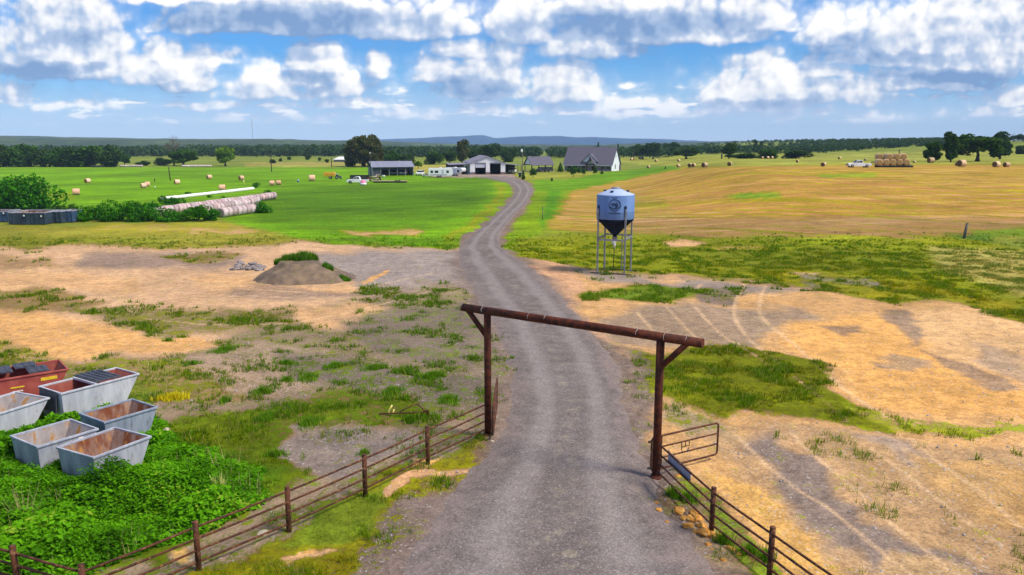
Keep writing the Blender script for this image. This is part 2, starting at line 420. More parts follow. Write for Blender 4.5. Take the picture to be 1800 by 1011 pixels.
# polygon (photo pixels, turned into land positions below), feather, soil, turf, turf density, strength
LAY = [
 # far pastures
 ([(-900, 240), (2800, 240), (2800, 296), (-900, 296)], 2, None, (.15, .19, .025), .97, 1),
 ([(430, 286), (660, 284), (660, 293), (430, 294)], 2, None, (.30, .25, .06), .9, .8),
 ([(700, 290), (800, 290), (800, 306), (700, 306)], 2, None, (.30, .26, .05), .9, .8),
 # left green field
 ([(-900, 294), (660, 294), (770, 309), (862, 311), (905, 322), (896, 345), (866, 382), (806, 430), (770, 442), (600, 434), (500, 420), (440, 398), (380, 388), (-900, 378)], 6, GREY, GRB, 1.0, 1),
 ([(470, 330), (700, 322), (860, 318), (872, 335), (840, 368), (760, 395), (600, 408), (450, 392), (440, 360)], 14, None, GR, 1.0, 1),  # lower field darker: cloud shadow painted into the turf colour
 ([(500, 345), (700, 338), (850, 332), (830, 358), (700, 372), (520, 372)], 12, None, GR_SHADE, 1.0, .6),  # darkest core of the painted cloud shadow
 ([(860, 314), (898, 324), (898, 345), (866, 382), (806, 432), (740, 440), (800, 405), (850, 370), (874, 345), (872, 330)], 5, None, (.145, .235, .001), 1, .9),
 ([(874, 322), (888, 330), (884, 348), (850, 385), (800, 420), (790, 418), (848, 372), (876, 342)], 3, None, YEL, 1, .6),
 ([(-900, 340), (120, 338), (130, 352), (-900, 358)], 6, None, YEL, 1, .5),
 ([(590, 410), (660, 405), (735, 404), (740, 412), (650, 416)], 4, TAN, YEL, .45, 1),
 # olive strip
 ([(-900, 388), (100, 396), (380, 388), (470, 408), (580, 428), (480, 440), (300, 440), (100, 434), (-900, 450)], 6, BROWN, (.20, .19, .018), .86, 1),
 ([(150, 398), (300, 392), (430, 398), (440, 410), (300, 410), (160, 408)], 5, TAN, YEL, .55, .9),
 ([(330, 402), (450, 404), (450, 412), (330, 411)], 3, TAN, YEL, .4, .8),
 ([(-900, 412), (200, 416), (300, 426), (100, 436), (-900, 444)], 7, BROWN, OLIVE, .7, .9),
 # bare lot, left
 ([(-900, 448), (60, 436), (140, 428), (330, 436), (440, 428), (540, 424), (640, 432), (810, 438), (812, 470), (832, 520), (700, 530), (540, 560), (420, 600), (300, 640), (-900, 640)], 9, PINK, YEL, .10, 1),
 ([(-900, 560), (60, 545), (170, 565), (330, 590), (400, 610), (300, 632), (120, 624), (-900, 616)], 9, ORANGE, YEL, .06, .8),
 ([(20, 475), (240, 488), (240, 512), (60, 508), (-200, 500)], 8, TAN, YEL, .03, .9),
 ([(380, 478), (520, 505), (620, 498), (660, 508), (520, 520), (360, 512), (330, 490)], 7, TAN, YEL, .03, .9),
 ([(140, 448), (300, 440), (440, 452), (420, 470), (260, 474), (120, 466)], 8, GREY, YEL, .08, .75),
 ([(-300, 452), (80, 450), (110, 470), (-300, 478)], 8, BROWN, YEL, .2, .7),
 ([(560, 445), (700, 440), (812, 440), (818, 475), (836, 525), (760, 524), (640, 512), (600, 480), (550, 470)], 9, (.265, .22, .20), YEL, .08, .95),
 ([(420, 500), (560, 512), (660, 520), (520, 530), (400, 520)], 7, GREY, YEL, .05, .6),
 ([(630, 495), (690, 477), (692, 481), (640, 500)], 2, ORANGE, YEL, .02, .9),
 ([(270, 450), (340, 446), (430, 446), (410, 458), (300, 460)], 5, BROWN, OLIVE, .55, .8),
 # thin grass on gravel, left of the road
 ([(640, 505), (800, 500), (846, 520), (872, 560), (896, 640), (908, 700), (880, 755), (800, 800), (600, 900), (440, 1011), (200, 1100), (100, 900), (240, 780), (240, 660), (-200, 655), (-200, 615), (300, 640), (420, 590), (560, 545)], 14, (.27, .19, .125), (.105, .135, .006), .42, 1),
 ([(-300, 500), (60, 508), (190, 530), (130, 548), (-300, 540)], 8, BROWN, OLIVE, .45, .9),
 ([(130, 540), (330, 540), (520, 545), (470, 585), (330, 588), (190, 566)], 12, (.28, .19, .11), OLIVE, .55, .9),
 ([(500, 548), (620, 532), (660, 545), (640, 572), (540, 575)], 9, TAN, YEL, .10, .85),
 ([(-300, 600), (60, 606), (150, 632), (260, 640), (440, 660), (420, 700), (280, 700), (180, 650), (-300, 650)], 9, (.36, .22, .10), (.16, .18, .006), .55, .8),
 ([(330, 640), (480, 600), (600, 640), (500, 690), (380, 680)], 10, (.33, .23, .155), OLIVE, .22, .8),
 ([(600, 560), (840, 530), (872, 590), (880, 650), (760, 640), (640, 620)], 14, GREY, (.095, .13, .016), .44, .8),
 ([(500, 630), (640, 640), (860, 660), (870, 720), (720, 722), (600, 690), (500, 665)], 14, GREY, (.085, .135, .004), .46, .9),
 ([(430, 720), (560, 690), (720, 700), (740, 740), (640, 755), (540, 740), (480, 790), (400, 800), (330, 740)], 12, BROWN, (.085, .130, .002), .66, 1),
 ([(265, 760), (340, 720), (430, 730), (520, 790), (560, 800), (480, 880), (360, 940), (250, 1000), (200, 900)], 14, BROWN, (.090, .130, .002), .76, 1),
 ([(470, 790), (520, 748), (640, 755), (740, 770), (740, 800), (640, 840), (560, 845), (500, 830)], 9, (.225, .175, .15), OLIVE, .20, .95),
 ([(320, 380), (340, 380), (340, 381)], 1, None, None, 0, 0),
 # along the fence and the road edge
 ([(850, 768), (900, 770), (884, 800), (820, 858), (772, 905), (690, 1011), (640, 1200), (200, 1200), (330, 1011), (520, 935), (650, 870), (770, 815)], 9, BROWN, (.175, .165, .004), .72, 1),
 ([(560, 900), (680, 868), (740, 850), (700, 900), (600, 950), (480, 960)], 9, None, (.12, .18, .012), .9, .8),
 ([(705, 868), (750, 840), (795, 824), (798, 832), (745, 862), (705, 886)], 4, (.52, .29, .14), YEL, .10, 1),
 ([(735, 818), (770, 814), (765, 830), (738, 832)], 4, (.55, .30, .08), YEL, .05, 1),
 ([(640, 930), (740, 880), (830, 830), (880, 790), (905, 740), (920, 770), (860, 830), (780, 900), (720, 1000), (640, 1100), (560, 1100)], 9, GREY, OLIVE, .34, .9),
 ([(505, 968), (530, 965), (530, 976), (505, 980)], 3, (.55, .30, .08), YEL, .05, 1),
 ([(300, 965), (330, 958), (328, 978), (300, 985)], 4, (.5, .30, .09), YEL, .05, 1),
 ([(480, 985), (560, 962), (570, 970), (490, 1000)], 5, TAN, YEL, .2, .8),
 # weeds
 ([(-400, 740), (60, 760), (250, 735), (310, 770), (400, 800), (480, 830), (470, 880), (380, 930), (270, 965), (150, 1011), (-400, 1200)], 10, BROWN, (.07, .135, .003), 1, 1),
 # right verge
 ([(932, 318), (1010, 322), (1000, 345), (985, 372), (960, 400), (930, 430), (915, 460), (880, 445), (892, 410), (915, 378), (938, 348)], 6, BROWN, (.145, .235, .001), 1, 1),
 ([(962, 318), (984, 318), (982, 345), (972, 380), (955, 400), (950, 380), (962, 345)], 4, None, (.06, .20, .002), 1, .9),
 ([(905, 430), (960, 400), (1050, 420), (1050, 440), (960, 462), (918, 456)], 6, BROWN, (.18, .215, .012), .95, 1),
 # hay field
 ([(985, 368), (1000, 335), (1100, 311), (1180, 294), (1500, 288), (2900, 285), (2900, 425), (1700, 418), (1300, 414), (1060, 412), (962, 402)], 7, (.43, .215, .055), (.26, .21, .005), .46, 1),
 ([(1180, 296), (1400, 300), (2900, 296), (2900, 325), (1500, 322), (1200, 312)], 8, None, (.26, .22, .008), .52, 1),
 ([(985, 368), (1040, 330), (1140, 340), (1200, 380), (1060, 400), (970, 400)], 8, (.44, .23, .07), YEL, .48, .8),
 ([(1060, 385), (1300, 380), (2900, 392), (2900, 425), (1700, 418), (1300, 414), (1060, 412)], 7, (.24, .145, .055), OLIVE, .25, .7),
 ([(1278, 344), (1310, 339), (1370, 338), (1372, 346), (1300, 350)], 4, None, (.13, .24, .012), 1, .9),
 ([(1440, 307), (1540, 304), (1540, 311), (1440, 313)], 3, None, (.15, .24, .012), .9, .8),
 ([(1110, 355), (1170, 350), (1180, 370), (1115, 374)], 6, None, YEL, .7, .7),
 ([(1500, 370), (1600, 362), (1650, 380), (1520, 392)], 8, None, YEL, .6, .6),
 ([(1700, 405), (1800, 400), (2300, 405), (2300, 420), (1720, 418)], 5, None, (.13, .22, .012), .9, .8),
 ([(1000, 278), (1800, 262), (2900, 258), (2900, 288), (1500, 288), (1180, 293)], 3, None, (.24, .25, .035), .9, .9),
 ([(736, 309), (800, 305), (900, 304), (916, 312), (905, 320), (860, 312), (780, 312)], 2, (.30, .23, .19), OLIVE, .12, 1),
 # lawn round the house
 ([(935, 312), (1060, 304), (1180, 291), (1196, 297), (1120, 311), (1010, 335), (940, 335)], 3, None, (.10, .22, .003), 1, 1),
 ([(905, 306), (1000, 303), (1060, 303), (1000, 316), (920, 318)], 3, BROWN, (.24, .25, .03), .9, .9),
 # green strip, right
 ([(900, 428), (1000, 412), (1060, 413), (1300, 416), (1700, 418), (1800, 440), (2900, 520), (2900, 760), (1900, 610), (1800, 572), (1690, 528), (1560, 528), (1450, 502), (1300, 495), (1200, 488), (1100, 478), (960, 468), (900, 455)], 8, BROWN, (.175, .195, .002), .88, 1),
 ([(1250, 428), (1450, 420), (1660, 440), (1700, 478), (1560, 474), (1400, 468), (1250, 454)], 12, None, (.105, .135, .002), .92, .6),
 ([(1050, 425), (1300, 440), (1400, 470), (1200, 470), (1050, 460)], 9, None, (.16, .185, .006), .9, .6),
 ([(1400, 468), (1600, 490), (1800, 535), (1800, 568), (1690, 524), (1560, 524), (1440, 498), (1330, 490)], 9, None, (.23, .20, .004), .88, .8),
 ([(1155, 424), (1200, 420), (1232, 424), (1230, 433), (1170, 434)], 4, TAN, YEL, .15, 1),
 ([(1245, 432), (1350, 432), (1350, 438), (1245, 438)], 3, TAN, YEL, .5, .8),
 ([(1390, 476), (1456, 474), (1456, 482), (1390, 484)], 3, TAN, YEL, .15, .9),
 ([(1640, 436), (1800, 442), (2900, 500), (2900, 580), (1820, 528), (1740, 500), (1640, 470)], 9, BROWN, (.30, .255, .065), .9, .9),
 ([(1660, 412), (1740, 414), (1745, 426), (1690, 424)], 4, None, (.05, .13, .01), 1, .8),
 # dirt, right of the road
 ([(925, 458), (1000, 470), (1240, 488), (1440, 503), (1560, 530), (1690, 530), (1800, 573), (2900, 780), (2900, 1300), (1500, 1300), (1270, 960), (1170, 850), (1120, 740), (1080, 630), (1010, 540), (960, 490)], 8, (.53, .30, .12), YEL, .12, 1),
 ([(930, 460), (1000, 472), (1030, 500), (1010, 530), (1080, 590), (1060, 610), (1010, 550), (960, 495)], 5, (.55, .31, .165), YEL, .05, 1),
 ([(1000, 470), (1100, 480), (1240, 490), (1440, 505), (1400, 512), (1200, 512), (1060, 500)], 8, (.25, .205, .18), OLIVE, .22, .9),
 ([(1140, 488), (1200, 484), (1210, 492), (1150, 496)], 4, TAN, YEL, .05, .9),
 ([(1410, 478), (1540, 482), (1570, 512), (1500, 506), (1420, 500)], 8, (.24, .20, .16), OLIVE, .45, .9),
 ([(1020, 515), (1100, 510), (1240, 502), (1250, 516), (1190, 530), (1110, 534), (1030, 528)], 6, BROWN, (.125, .19, .010), .85, 1),
 ([(1240, 500), (1320, 510), (1300, 530), (1230, 530)], 7, GREY, OLIVE, .42, .9),
 ([(1060, 560), (1200, 530), (1420, 540), (1450, 560), (1380, 575), (1300, 620), (1200, 612), (1080, 612)], 10, (.29, .205, .14), YEL, .14, .9),
 ([(1390, 565), (1560, 545), (1620, 600), (1800, 640), (2200, 700), (2200, 800), (1800, 745), (1560, 712), (1480, 660), (1400, 615)], 12, (.64, .335, .10), YEL, .02, .95),
 ([(1600, 540), (1720, 540), (1900, 610), (1900, 680), (1700, 640), (1600, 590)], 10, (.63, .385, .18), YEL, .03, .8),
 ([(1440, 572), (1490, 568), (1510, 588), (1480, 596)], 5, DARKG, YEL, .05, .7),
 ([(1550, 545), (1590, 542), (1620, 580), (1600, 604), (1570, 580)], 6, (.22, .16, .12), YEL, .03, .8),
 ([(1620, 605), (1700, 635), (1790, 685), (1760, 688), (1660, 650)], 5, (.21, .16, .13), YEL, .03, .7),
 ([(1560, 630), (1640, 640), (1640, 652), (1570, 648)], 5, (.24, .18, .13), YEL, .03, .7),
 ([(1700, 600), (1800, 640), (1860, 690), (1790, 680), (1720, 640)], 8, (.30, .23, .18), YEL, .03, .6),
 # grass patch, right
 ([(1105, 622), (1160, 628), (1240, 610), (1350, 622), (1430, 636), (1490, 680), (1560, 730), (1580, 765), (1500, 752), (1400, 738), (1330, 728), (1270, 738), (1190, 705), (1120, 672)], 8, BROWN, (.115, .130, .002), .76, 1),
 ([(1500, 712), (1600, 730), (1800, 756), (2200, 800), (2200, 830), (1800, 772), (1600, 752), (1540, 745)], 7, TAN, (.19, .205, .012), .62, 1),
 ([(1085, 620), (1120, 618), (1150, 700), (1170, 850), (1150, 856), (1110, 740)], 9, GREY, OLIVE, .48, .9),
 ([(1170, 700), (1270, 745), (1300, 770), (1220, 770), (1170, 740)], 9, (.36, .27, .16), OLIVE, .5, .9),
 # lower right
 ([(1230, 770), (1400, 750), (1600, 765), (1800, 790), (2400, 900), (2400, 1300), (1500, 1300), (1440, 1011), (1320, 900)], 12, (.41, .255, .13), YEL, .17, .9),
 ([(1300, 770), (1370, 770), (1440, 850), (1560, 930), (1760, 1020), (1900, 1100), (1600, 1100), (1480, 960), (1400, 900), (1330, 840)], 12, (.19, .145, .125), OLIVE, .14, .9),
 ([(1500, 765), (1600, 775), (1760, 860), (1800, 920), (1660, 850), (1560, 800)], 10, (.30, .235, .19), YEL, .06, .7),
 ([(1225, 830), (1290, 850), (1380, 900), (1460, 960), (1560, 1100), (1500, 1100), (1400, 1000), (1300, 920), (1240, 870)], 7, (.56, .315, .095), YEL, .08, 1),
 ([(1600, 800), (2200, 880), (2200, 1000), (1800, 930), (1650, 860)], 14, (.55, .315, .11), YEL, .06, .8),
 ([(1560, 960), (1700, 1000), (1700, 1100), (1500, 1100)], 10, (.45, .28, .12), YEL, .1, .7),
 # right fence line
 ([(1160, 840), (1180, 835), (1280, 920), (1400, 1000), (1500, 1120), (1400, 1120), (1290, 985), (1210, 910)], 7, BROWN, (.125, .175, .012), .62, 1),
 ([(1200, 905), (1260, 950), (1340, 1011), (1400, 1100), (1330, 1100), (1260, 1011), (1190, 935)], 6, (.40, .27, .15), YEL, .15, .9),
]
TRK = [  # tyre tracks: pale pressed lines over the dirt (photo pixels), half width m, colour
 ([(1308, 498), (1298, 520), (1290, 545), (1300, 575), (1330, 610), (1370, 640), (1420, 680), (1460, 715), (1490, 740)], .22, TAN),
 ([(1346, 502), (1336, 528), (1338, 555), (1362, 580), (1400, 610), (1450, 655), (1500, 695), (1560, 735)], .22, TAN),
 ([(1170, 538), (1190, 560), (1220, 590), (1260, 618)], .2, TAN), ([(1215, 532), (1240, 560), (1270, 590), (1320, 620), (1360, 650)], .2, TAN),
 ([(1120, 550), (1140, 572), (1160, 600)], .2, TAN), ([(1232, 500), (1224, 508)], .25, TAN),
 ([(1390, 760), (1430, 800), (1500, 860), (1580, 930), (1680, 1011)], .16, (.50, .33, .17)),
 ([(1290, 760), (1330, 800), (1390, 850), (1470, 905), (1560, 980), (1600, 1011)], .14, (.50, .33, .17)),
 ([(1600, 770), (1660, 820), (1730, 870), (1800, 930)], .16, (.50, .33, .17)),
 ([(1530, 790), (1600, 840), (1680, 900), (1760, 960)], .14, (.42, .30, .2)),
 ([(250, 560), (400, 572), (560, 560), (760, 512)], .2, (.40, .30, .22)),
 ([(300, 490), (480, 512), (640, 505), (760, 480)], .2, (.50, .36, .23)),
 ([(0, 520), (200, 526), (400, 520), (600, 524), (780, 505)], .2, (.36, .28, .21)),
]
def smooth_line(pts, n=8):
    out = []
    P = [np.array(p, float) for p in pts]
    for i in range(len(P) - 1):
        p0, p1, p2, p3 = P[max(i - 1, 0)], P[i], P[i + 1], P[min(i + 2, len(P) - 1)]
        for k in range(n):
            t = k / n
            out.append(.5 * ((2 * p1) + (-p0 + p2) * t + (2 * p0 - 5 * p1 + 4 * p2 - p3) * t * t + (-p0 + 3 * p1 - 3 * p2 + p3) * t ** 3))
    out.append(P[-1]); return out

def land_paint(x, y, z):
    """soil colour, turf colour, turf density, hay weight at land points"""
    px, py = proj(x, np.maximum(y, 6.0), z)
    px = np.clip(px, -3000, 5000); py = np.clip(py, 200, 2400)
    sc = np.clip((py - 250) / 250, .12, 2.0)          # nearer ground wavers over more pixels
    wx = px + (fbm(px / (70 * sc), py / (26 * sc), 4, 1) - .5) * 62 * sc
    wy = py + (fbm(px / (70 * sc), py / (26 * sc), 4, 9) - .5) * 26 * sc
    soil = np.empty(x.shape + (3,)); turf = np.empty(x.shape + (3,)); den = np.full(x.shape, .8)
    soil[:] = BROWN; turf[:] = (.15, .18, .02)
    for poly, fe, so_, tu, de, k in LAY:
        if k == 0: continue
        xs = [p[0] for p in poly]; ys = [p[1] for p in poly]; mg = fe * 2 + 2
        idx = np.nonzero((wx > min(xs) - mg) & (wx < max(xs) + mg) & (wy > min(ys) - mg) & (wy < max(ys) + mg))[0]
        if not len(idx): continue
        a = k * ss(sdf(wx[idx], wy[idx], poly) / (3.6 * fe) + .5)
        if so_ is not None: soil[idx] += (np.array(so_) - soil[idx]) * a[:, None]
        if tu is not None:
            turf[idx] += (np.array(tu) - turf[idx]) * a[:, None]
            den[idx] += (de - den[idx]) * a
    hay = ss(sdf(px, py, LAY[[i for i, l in enumerate(LAY) if l[2] == (.43, .215, .055)][0]][0]) / 20 + .3)
    # gravel shoulder where the road is
    rd = sdf(wx, wy, ROADP)
    a = ss((rd + 30 * sc) / (34 * sc))
    soil += (np.array(GREY) * 1.0 - soil) * (a * .85)[:, None]
    den = np.clip(den * (1 - a * .8), 0, 1) ** 1.6
    return soil, turf, den, hay, rd

def polyline_dist(x, y, pts):
    d = np.full(x.shape, 1e9)
    for (ax, ay), (bx, by) in zip(pts[:-1], pts[1:]):
        ex, ey = bx - ax, by - ay
        t = np.clip(((x - ax) * ex + (y - ay) * ey) / (ex * ex + ey * ey + 1e-9), 0, 1)
        d = np.minimum(d, np.hypot(x - ax - t * ex, y - ay - t * ey))
    return d

# ground sheet: rows and columns widen with distance
ys = [-14.0]
while ys[-1] < 6800:
    y = ys[-1]
    ys.append(y + (1.2 if y < 12 else min(max(.13, (y * y) / 15400 * 1.35), y * .06)))
ys = np.array(ys)
us = [0.0]
while us[-1] < 2.6: us.append(us[-1] + ((.0017 if us[-1] < .5 else .0035) if us[-1] < .55 else .03))
us = np.concatenate([-np.array(us[:0:-1]), np.array(us)])
GX = us[None, :] * (ys[:, None] + 15.5); GY = np.repeat(ys[:, None], len(us), 1)
gx, gy = GX.ravel(), GY.ravel(); gz = H(gx, gy)
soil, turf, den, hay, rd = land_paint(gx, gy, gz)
for pts, hw, c in TRK:
    hw = hw * .5; c = (.58, .38, .21)
    wp = [gp(*p) for p in smooth_line(pts, 5)]
    b = np.nonzero((gy > 10) & (gy < 120))[0]
    dd = polyline_dist(gx[b], gy[b], [(p.x, p.y) for p in wp])
    a = ss((hw * 1.7 - dd) / hw) * (.25 + .55 * fbm(gx[b] * .8, gy[b] * .8, 3, 33)) * .95
    soil[b] += (np.array(c) * 1.12 - soil[b]) * a[:, None]; den[b] *= 1 - .8 * a
near = 1 - ss((gy - 70) / 60)
micro = (fbm(gx * .45, gy * .45, 4, 50) - .5) * .16 + (fbm(gx * 2.2, gy * 2.2, 3, 60) - .5) * .05
gz = gz + micro * near * (1 - ss((rd + 30) / 40)) * np.where(gy < 12, 0, 1)
gz = gz - .05 * ss(rd / 20) * near
ny, nx = len(ys), len(us)
ii = (np.arange(ny - 1)[:, None] * nx + np.arange(nx - 1)[None, :]).ravel()
GF = np.stack([ii, ii + 1, ii + nx + 1, ii + nx], 1)

def land_material():
    m, n, b = new_mat("land")
    P = n.node('ShaderNodeTexCoord').outputs['Object']
    at = lambda nm, o='Color': (lambda k: k.outputs[o])(n.node('ShaderNodeAttribute', attribute_name=nm))
    soil, turf, hay = at('soil'), at('turf'), at('hay', 'Fac')
    den = at('den', 'Fac')
    n1 = n.noise(P, .16, 5, .6); n2 = n.noise(P, 1.3, 5, .62); n3 = n.noise(P, 9.0, 3, .6); n4 = n.noise(P, .035, 3, .5)
    n5 = n.noise(n.vm('ADD', P, (31, 17, 5)), .55, 4, .6); n6 = n.noise(n.vm('ADD', P, (7, 3, 1)), 3.6, 4, .65)
    vor = n.voro(P, 13.0, out='Color')
    vs = n.node('ShaderNodeSeparateColor'); n.put(vs.inputs[0], vor)
    # soil: blotches, clods, stones
    k = n.m('MULTIPLY', n.step(n1, .25, .75, .74, 1.22, False), n.step(n2, .25, .75, .66, 1.30, False))
    k = n.m('MULTIPLY', k, n.step(n3, .2, .8, .78, 1.20, False))
    k = n.m('MULTIPLY', k, n.step(vs.outputs[0], 0, 1, .82, 1.18, False))
    k = n.m('MULTIPLY', k, n.step(n6, .28, .72, .78, 1.18, False))
    sc = n.scale_col(soil, k)
    sc = n.mix(n.m('MULTIPLY', n.step(n5, .50, .68), .38), sc, n.vm('MULTIPLY', soil, (.52, .56, .62)))
    st = n.m('MULTIPLY', n.step(vs.outputs[1], .93, .97), n.step(n5, .35, .6))
    sc = n.mix(n.m('MULTIPLY', st, .45), sc, (.50, .47, .45))
    # stubble streaks in the hay field, running across and curving away
    wv = n.vm('MULTIPLY', n.vm('SUBTRACT', n.noise(P, .018, 2, .5, col=True), (.5, .5, .5)), (16, 16, 0))
    def streak(ang, along, across, det=5):
        r = n.node('ShaderNodeVectorRotate', rotation_type='Z_AXIS'); n.put(r.inputs['Vector'], n.vm('ADD', P, wv)); r.inputs['Angle'].default_value = R(ang)
        return n.noise(n.vm('MULTIPLY', r.outputs[0], (along, across, 0)), 1.0, det, .62)
    s1, s2 = streak(28, .018, .42), streak(-12, .02, .30)
    stv = n.m('MULTIPLY', n.step(s1, .3, .7, .78, 1.24, False), n.m('MULTIPLY', n.step(s2, .3, .7, .80, 1.20, False), n.m('MULTIPLY', n.step(n2, .2, .8, .72, 1.28, False), n.step(n1, .2, .8, .78, 1.22, False))))
    hs = n.scale_col(n.mix(n.step(s2, .45, .7), soil, n.vm('MULTIPLY', soil, (1.22, 1.35, 1.9))), stv)
    s4 = streak(62, .03, .22, 4)
    hs = n.mix(n.m('MULTIPLY', n.step(s4, .50, .66), .55), hs, n.vm('MULTIPLY', hs, (.66, .70, .95)))
    sc = n.mix(hay, sc, hs)
    # turf: tone and hue vary at three sizes
    t = n.m('MULTIPLY', n.m('MULTIPLY', n.step(n2, .2, .8, .65, 1.35, False), n.step(n3, .2, .8, .70, 1.30, False)), n.step(n6, .28, .72, .68, 1.34, False))
    t = n.m('MULTIPLY', t, n.step(n1, .25, .75, .78, 1.22, False)); t = n.m('MULTIPLY', t, n.step(n4, .3, .7, .72, 1.26, False))
    s3 = streak(5, .03, .5, 4); s5 = streak(-48, .012, .16, 3)
    t = n.m('MULTIPLY', n.m('MULTIPLY', t, n.step(s5, .35, .65, .84, 1.16, False)), n.step(s3, .3, .7, .74, 1.26, False))
    tc = n.scale_col(turf, t)
    tc = n.mix(n.m('MULTIPLY', n.step(n5, .48, .72), .38), tc, n.vm('MULTIPLY', tc, (1.6, 1.1, 1.0)))
    tc = n.mix(n.m('MULTIPLY', n.step(n1, .50, .72), .35), tc, n.vm('MULTIPLY', tc, (.72, .9, .8)))
    # where turf covers soil
    nm = n.m('ADD', n.m('ADD', n.m('MULTIPLY', n2, .26), n.m('MULTIPLY', n6, .40)), n.m('ADD', n.m('MULTIPLY', n5, .22), n.m('MULTIPLY', n3, .22)))
    nm = n.m('ADD', .5, n.m('MULTIPLY', n.m('SUBTRACT', nm, .5), 1.35))
    nm = n.m('ADD', nm, n.m('MULTIPLY', n.m('MULTIPLY', hay, n.m('SUBTRACT', s1, .5)), 1.0))
    thr = n.step(den, 0, 1, .705, .285, False)
    cov = n.step(nm, n.m('SUBTRACT', thr, .06), n.m('ADD', thr, .07))
    c = n.mix(cov, sc, tc)
    n.put(b.inputs['Base Color'], c)
    b.inputs['Roughness'].default_value = .95; b.inputs['Specular IOR Level'].default_value = .08
    hgt = n.m('ADD', n.m('MULTIPLY', n3, .5), n.m('ADD', n.m('MULTIPLY', n2, .7), n.m('MULTIPLY', cov, .5)))
    n.put(b.inputs['Normal'], n.bump(hgt, .55, .12))
    return m
LAND = land_material()
rgba = lambda c: np.concatenate([c, np.ones((len(c), 1))], 1)
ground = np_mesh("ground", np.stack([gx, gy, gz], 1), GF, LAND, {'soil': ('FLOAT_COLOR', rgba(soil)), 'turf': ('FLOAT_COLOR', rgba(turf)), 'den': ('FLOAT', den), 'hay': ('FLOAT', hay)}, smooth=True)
tag(ground, kind="structure")

# gravel road
def road_mesh():
    dense = lambda L: smooth_line([(x, y) for y, x in L], 14)
    Lp = [gp(*p) for p in dense([(1500, 380), (1200, 560)] + ROADL)]; Rp = [gp(*p) for p in dense([(1500, 1600), (1200, 1400)] + ROADR)]
    # resample so rows are about 0.35 m apart near by
    n = len(Lp); V = []; nc = 26; rows = 0
    at_e = []
    for i in range(n - 1):
        seg = max(1, int(((Lp[i + 1] - Lp[i]).length + (Rp[i + 1] - Rp[i]).length) * .5 / .4))
        for k in range(seg):
            t = k / seg
            a = Lp[i].lerp(Lp[i + 1], t); b = Rp[i].lerp(Rp[i + 1], t)
            for j in range(nc):
                u = j / (nc - 1); ue = -.10 + 1.20 * u
                p = a.lerp(b, ue)
                e = min(ue + .10, 1.10 - ue)
                zz = Hf(p.x, p.y) - .09 + .13 * float(ss(e / .22)) + .05 * (1 - (2 * u - 1) ** 2)
                V.append((p.x, p.y, zz)); at_e.append(u)
            rows += 1
    V = np.array(V)
    V[:, 2] += (fbm(V[:, 0] * .9, V[:, 1] * .9, 4, 70) - .5) * .12
    u = np.array(at_e)
    i0 = (np.arange(rows - 1)[:, None] * nc + np.arange(nc - 1)[None, :]).ravel()
    Fq = np.stack([i0, i0 + 1, i0 + nc + 1, i0 + nc], 1)
    m, nn, b = new_mat("road_gravel")
    P = nn.node('ShaderNodeTexCoord').outputs['Object']
    ua = nn.node('ShaderNodeAttribute', attribute_name='across').outputs['Fac']
    n1 = nn.noise(P, .22, 5, .6); n2 = nn.noise(P, 1.6, 5, .6); n3 = nn.noise(P, 11, 3, .65)
    v1 = nn.node('ShaderNodeSeparateColor'); nn.put(v1.inputs[0], nn.voro(P, 24, out='Color'))
    w1 = nn.m('ADD', ua, nn.m('MULTIPLY', nn.m('SUBTRACT', n1, .5), .16))
    tr = nn.m('ADD', nn.m('MULTIPLY', nn.step(nn.m('ABSOLUTE', nn.m('SUBTRACT', w1, .33)), .11, .02), 1.0), nn.step(nn.m('ABSOLUTE', nn.m('SUBTRACT', w1, .70)), .11, .02), clamp=True)
    base = nn.mix(nn.step(n1, .3, .7), (.130, .106, .100), (.168, .141, .134))
    base = nn.mix(nn.m('MULTIPLY', tr, .60), base, (.25, .215, .204))
    cen = nn.m('MULTIPLY', nn.step(nn.m('ABSOLUTE', nn.m('SUBTRACT', w1, .52)), .12, .01), nn.step(n2, .5, .72))
    base = nn.mix(nn.m('MULTIPLY', cen, .5), base, (.27, .235, .15))
    k = nn.m('MULTIPLY', nn.step(n2, .2, .8, .78, 1.22, False), nn.m('MULTIPLY', nn.step(n3, .2, .8, .78, 1.22, False), nn.step(v1.outputs[0], 0, 1, .74, 1.26, False)))
    c = nn.scale_col(base, k)
    c = nn.mix(nn.m('MULTIPLY', nn.step(v1.outputs[1], .93, .97), .40), c, (.42, .39, .39))
    ed = nn.m('ADD', nn.m('ABSOLUTE', nn.m('SUBTRACT', ua, .5)), nn.m('ADD', nn.m('MULTIPLY', nn.m('SUBTRACT', n2, .5), .30), nn.m('MULTIPLY', nn.m('SUBTRACT', n1, .5), .25)))
    c = nn.mix(nn.m('MULTIPLY', nn.step(ed, .25, .46), .85), c, nn.scale_col(nn.mix(0.0, (.205, .160, .142), (0, 0, 0)), k))
    nn.put(b.inputs['Base Color'], c); b.inputs['Roughness'].default_value = .95; b.inputs['Specular IOR Level'].default_value = .1
    nn.put(b.inputs['Normal'], nn.bump(nn.m('ADD', nn.m('MULTIPLY', v1.outputs[0], .5), n3), .5, .06))
    o = np_mesh("gravel_road", V, Fq, m, {'across': ('FLOAT', u)}, smooth=True)
    tag(o, kind="structure"); return o
road_mesh()
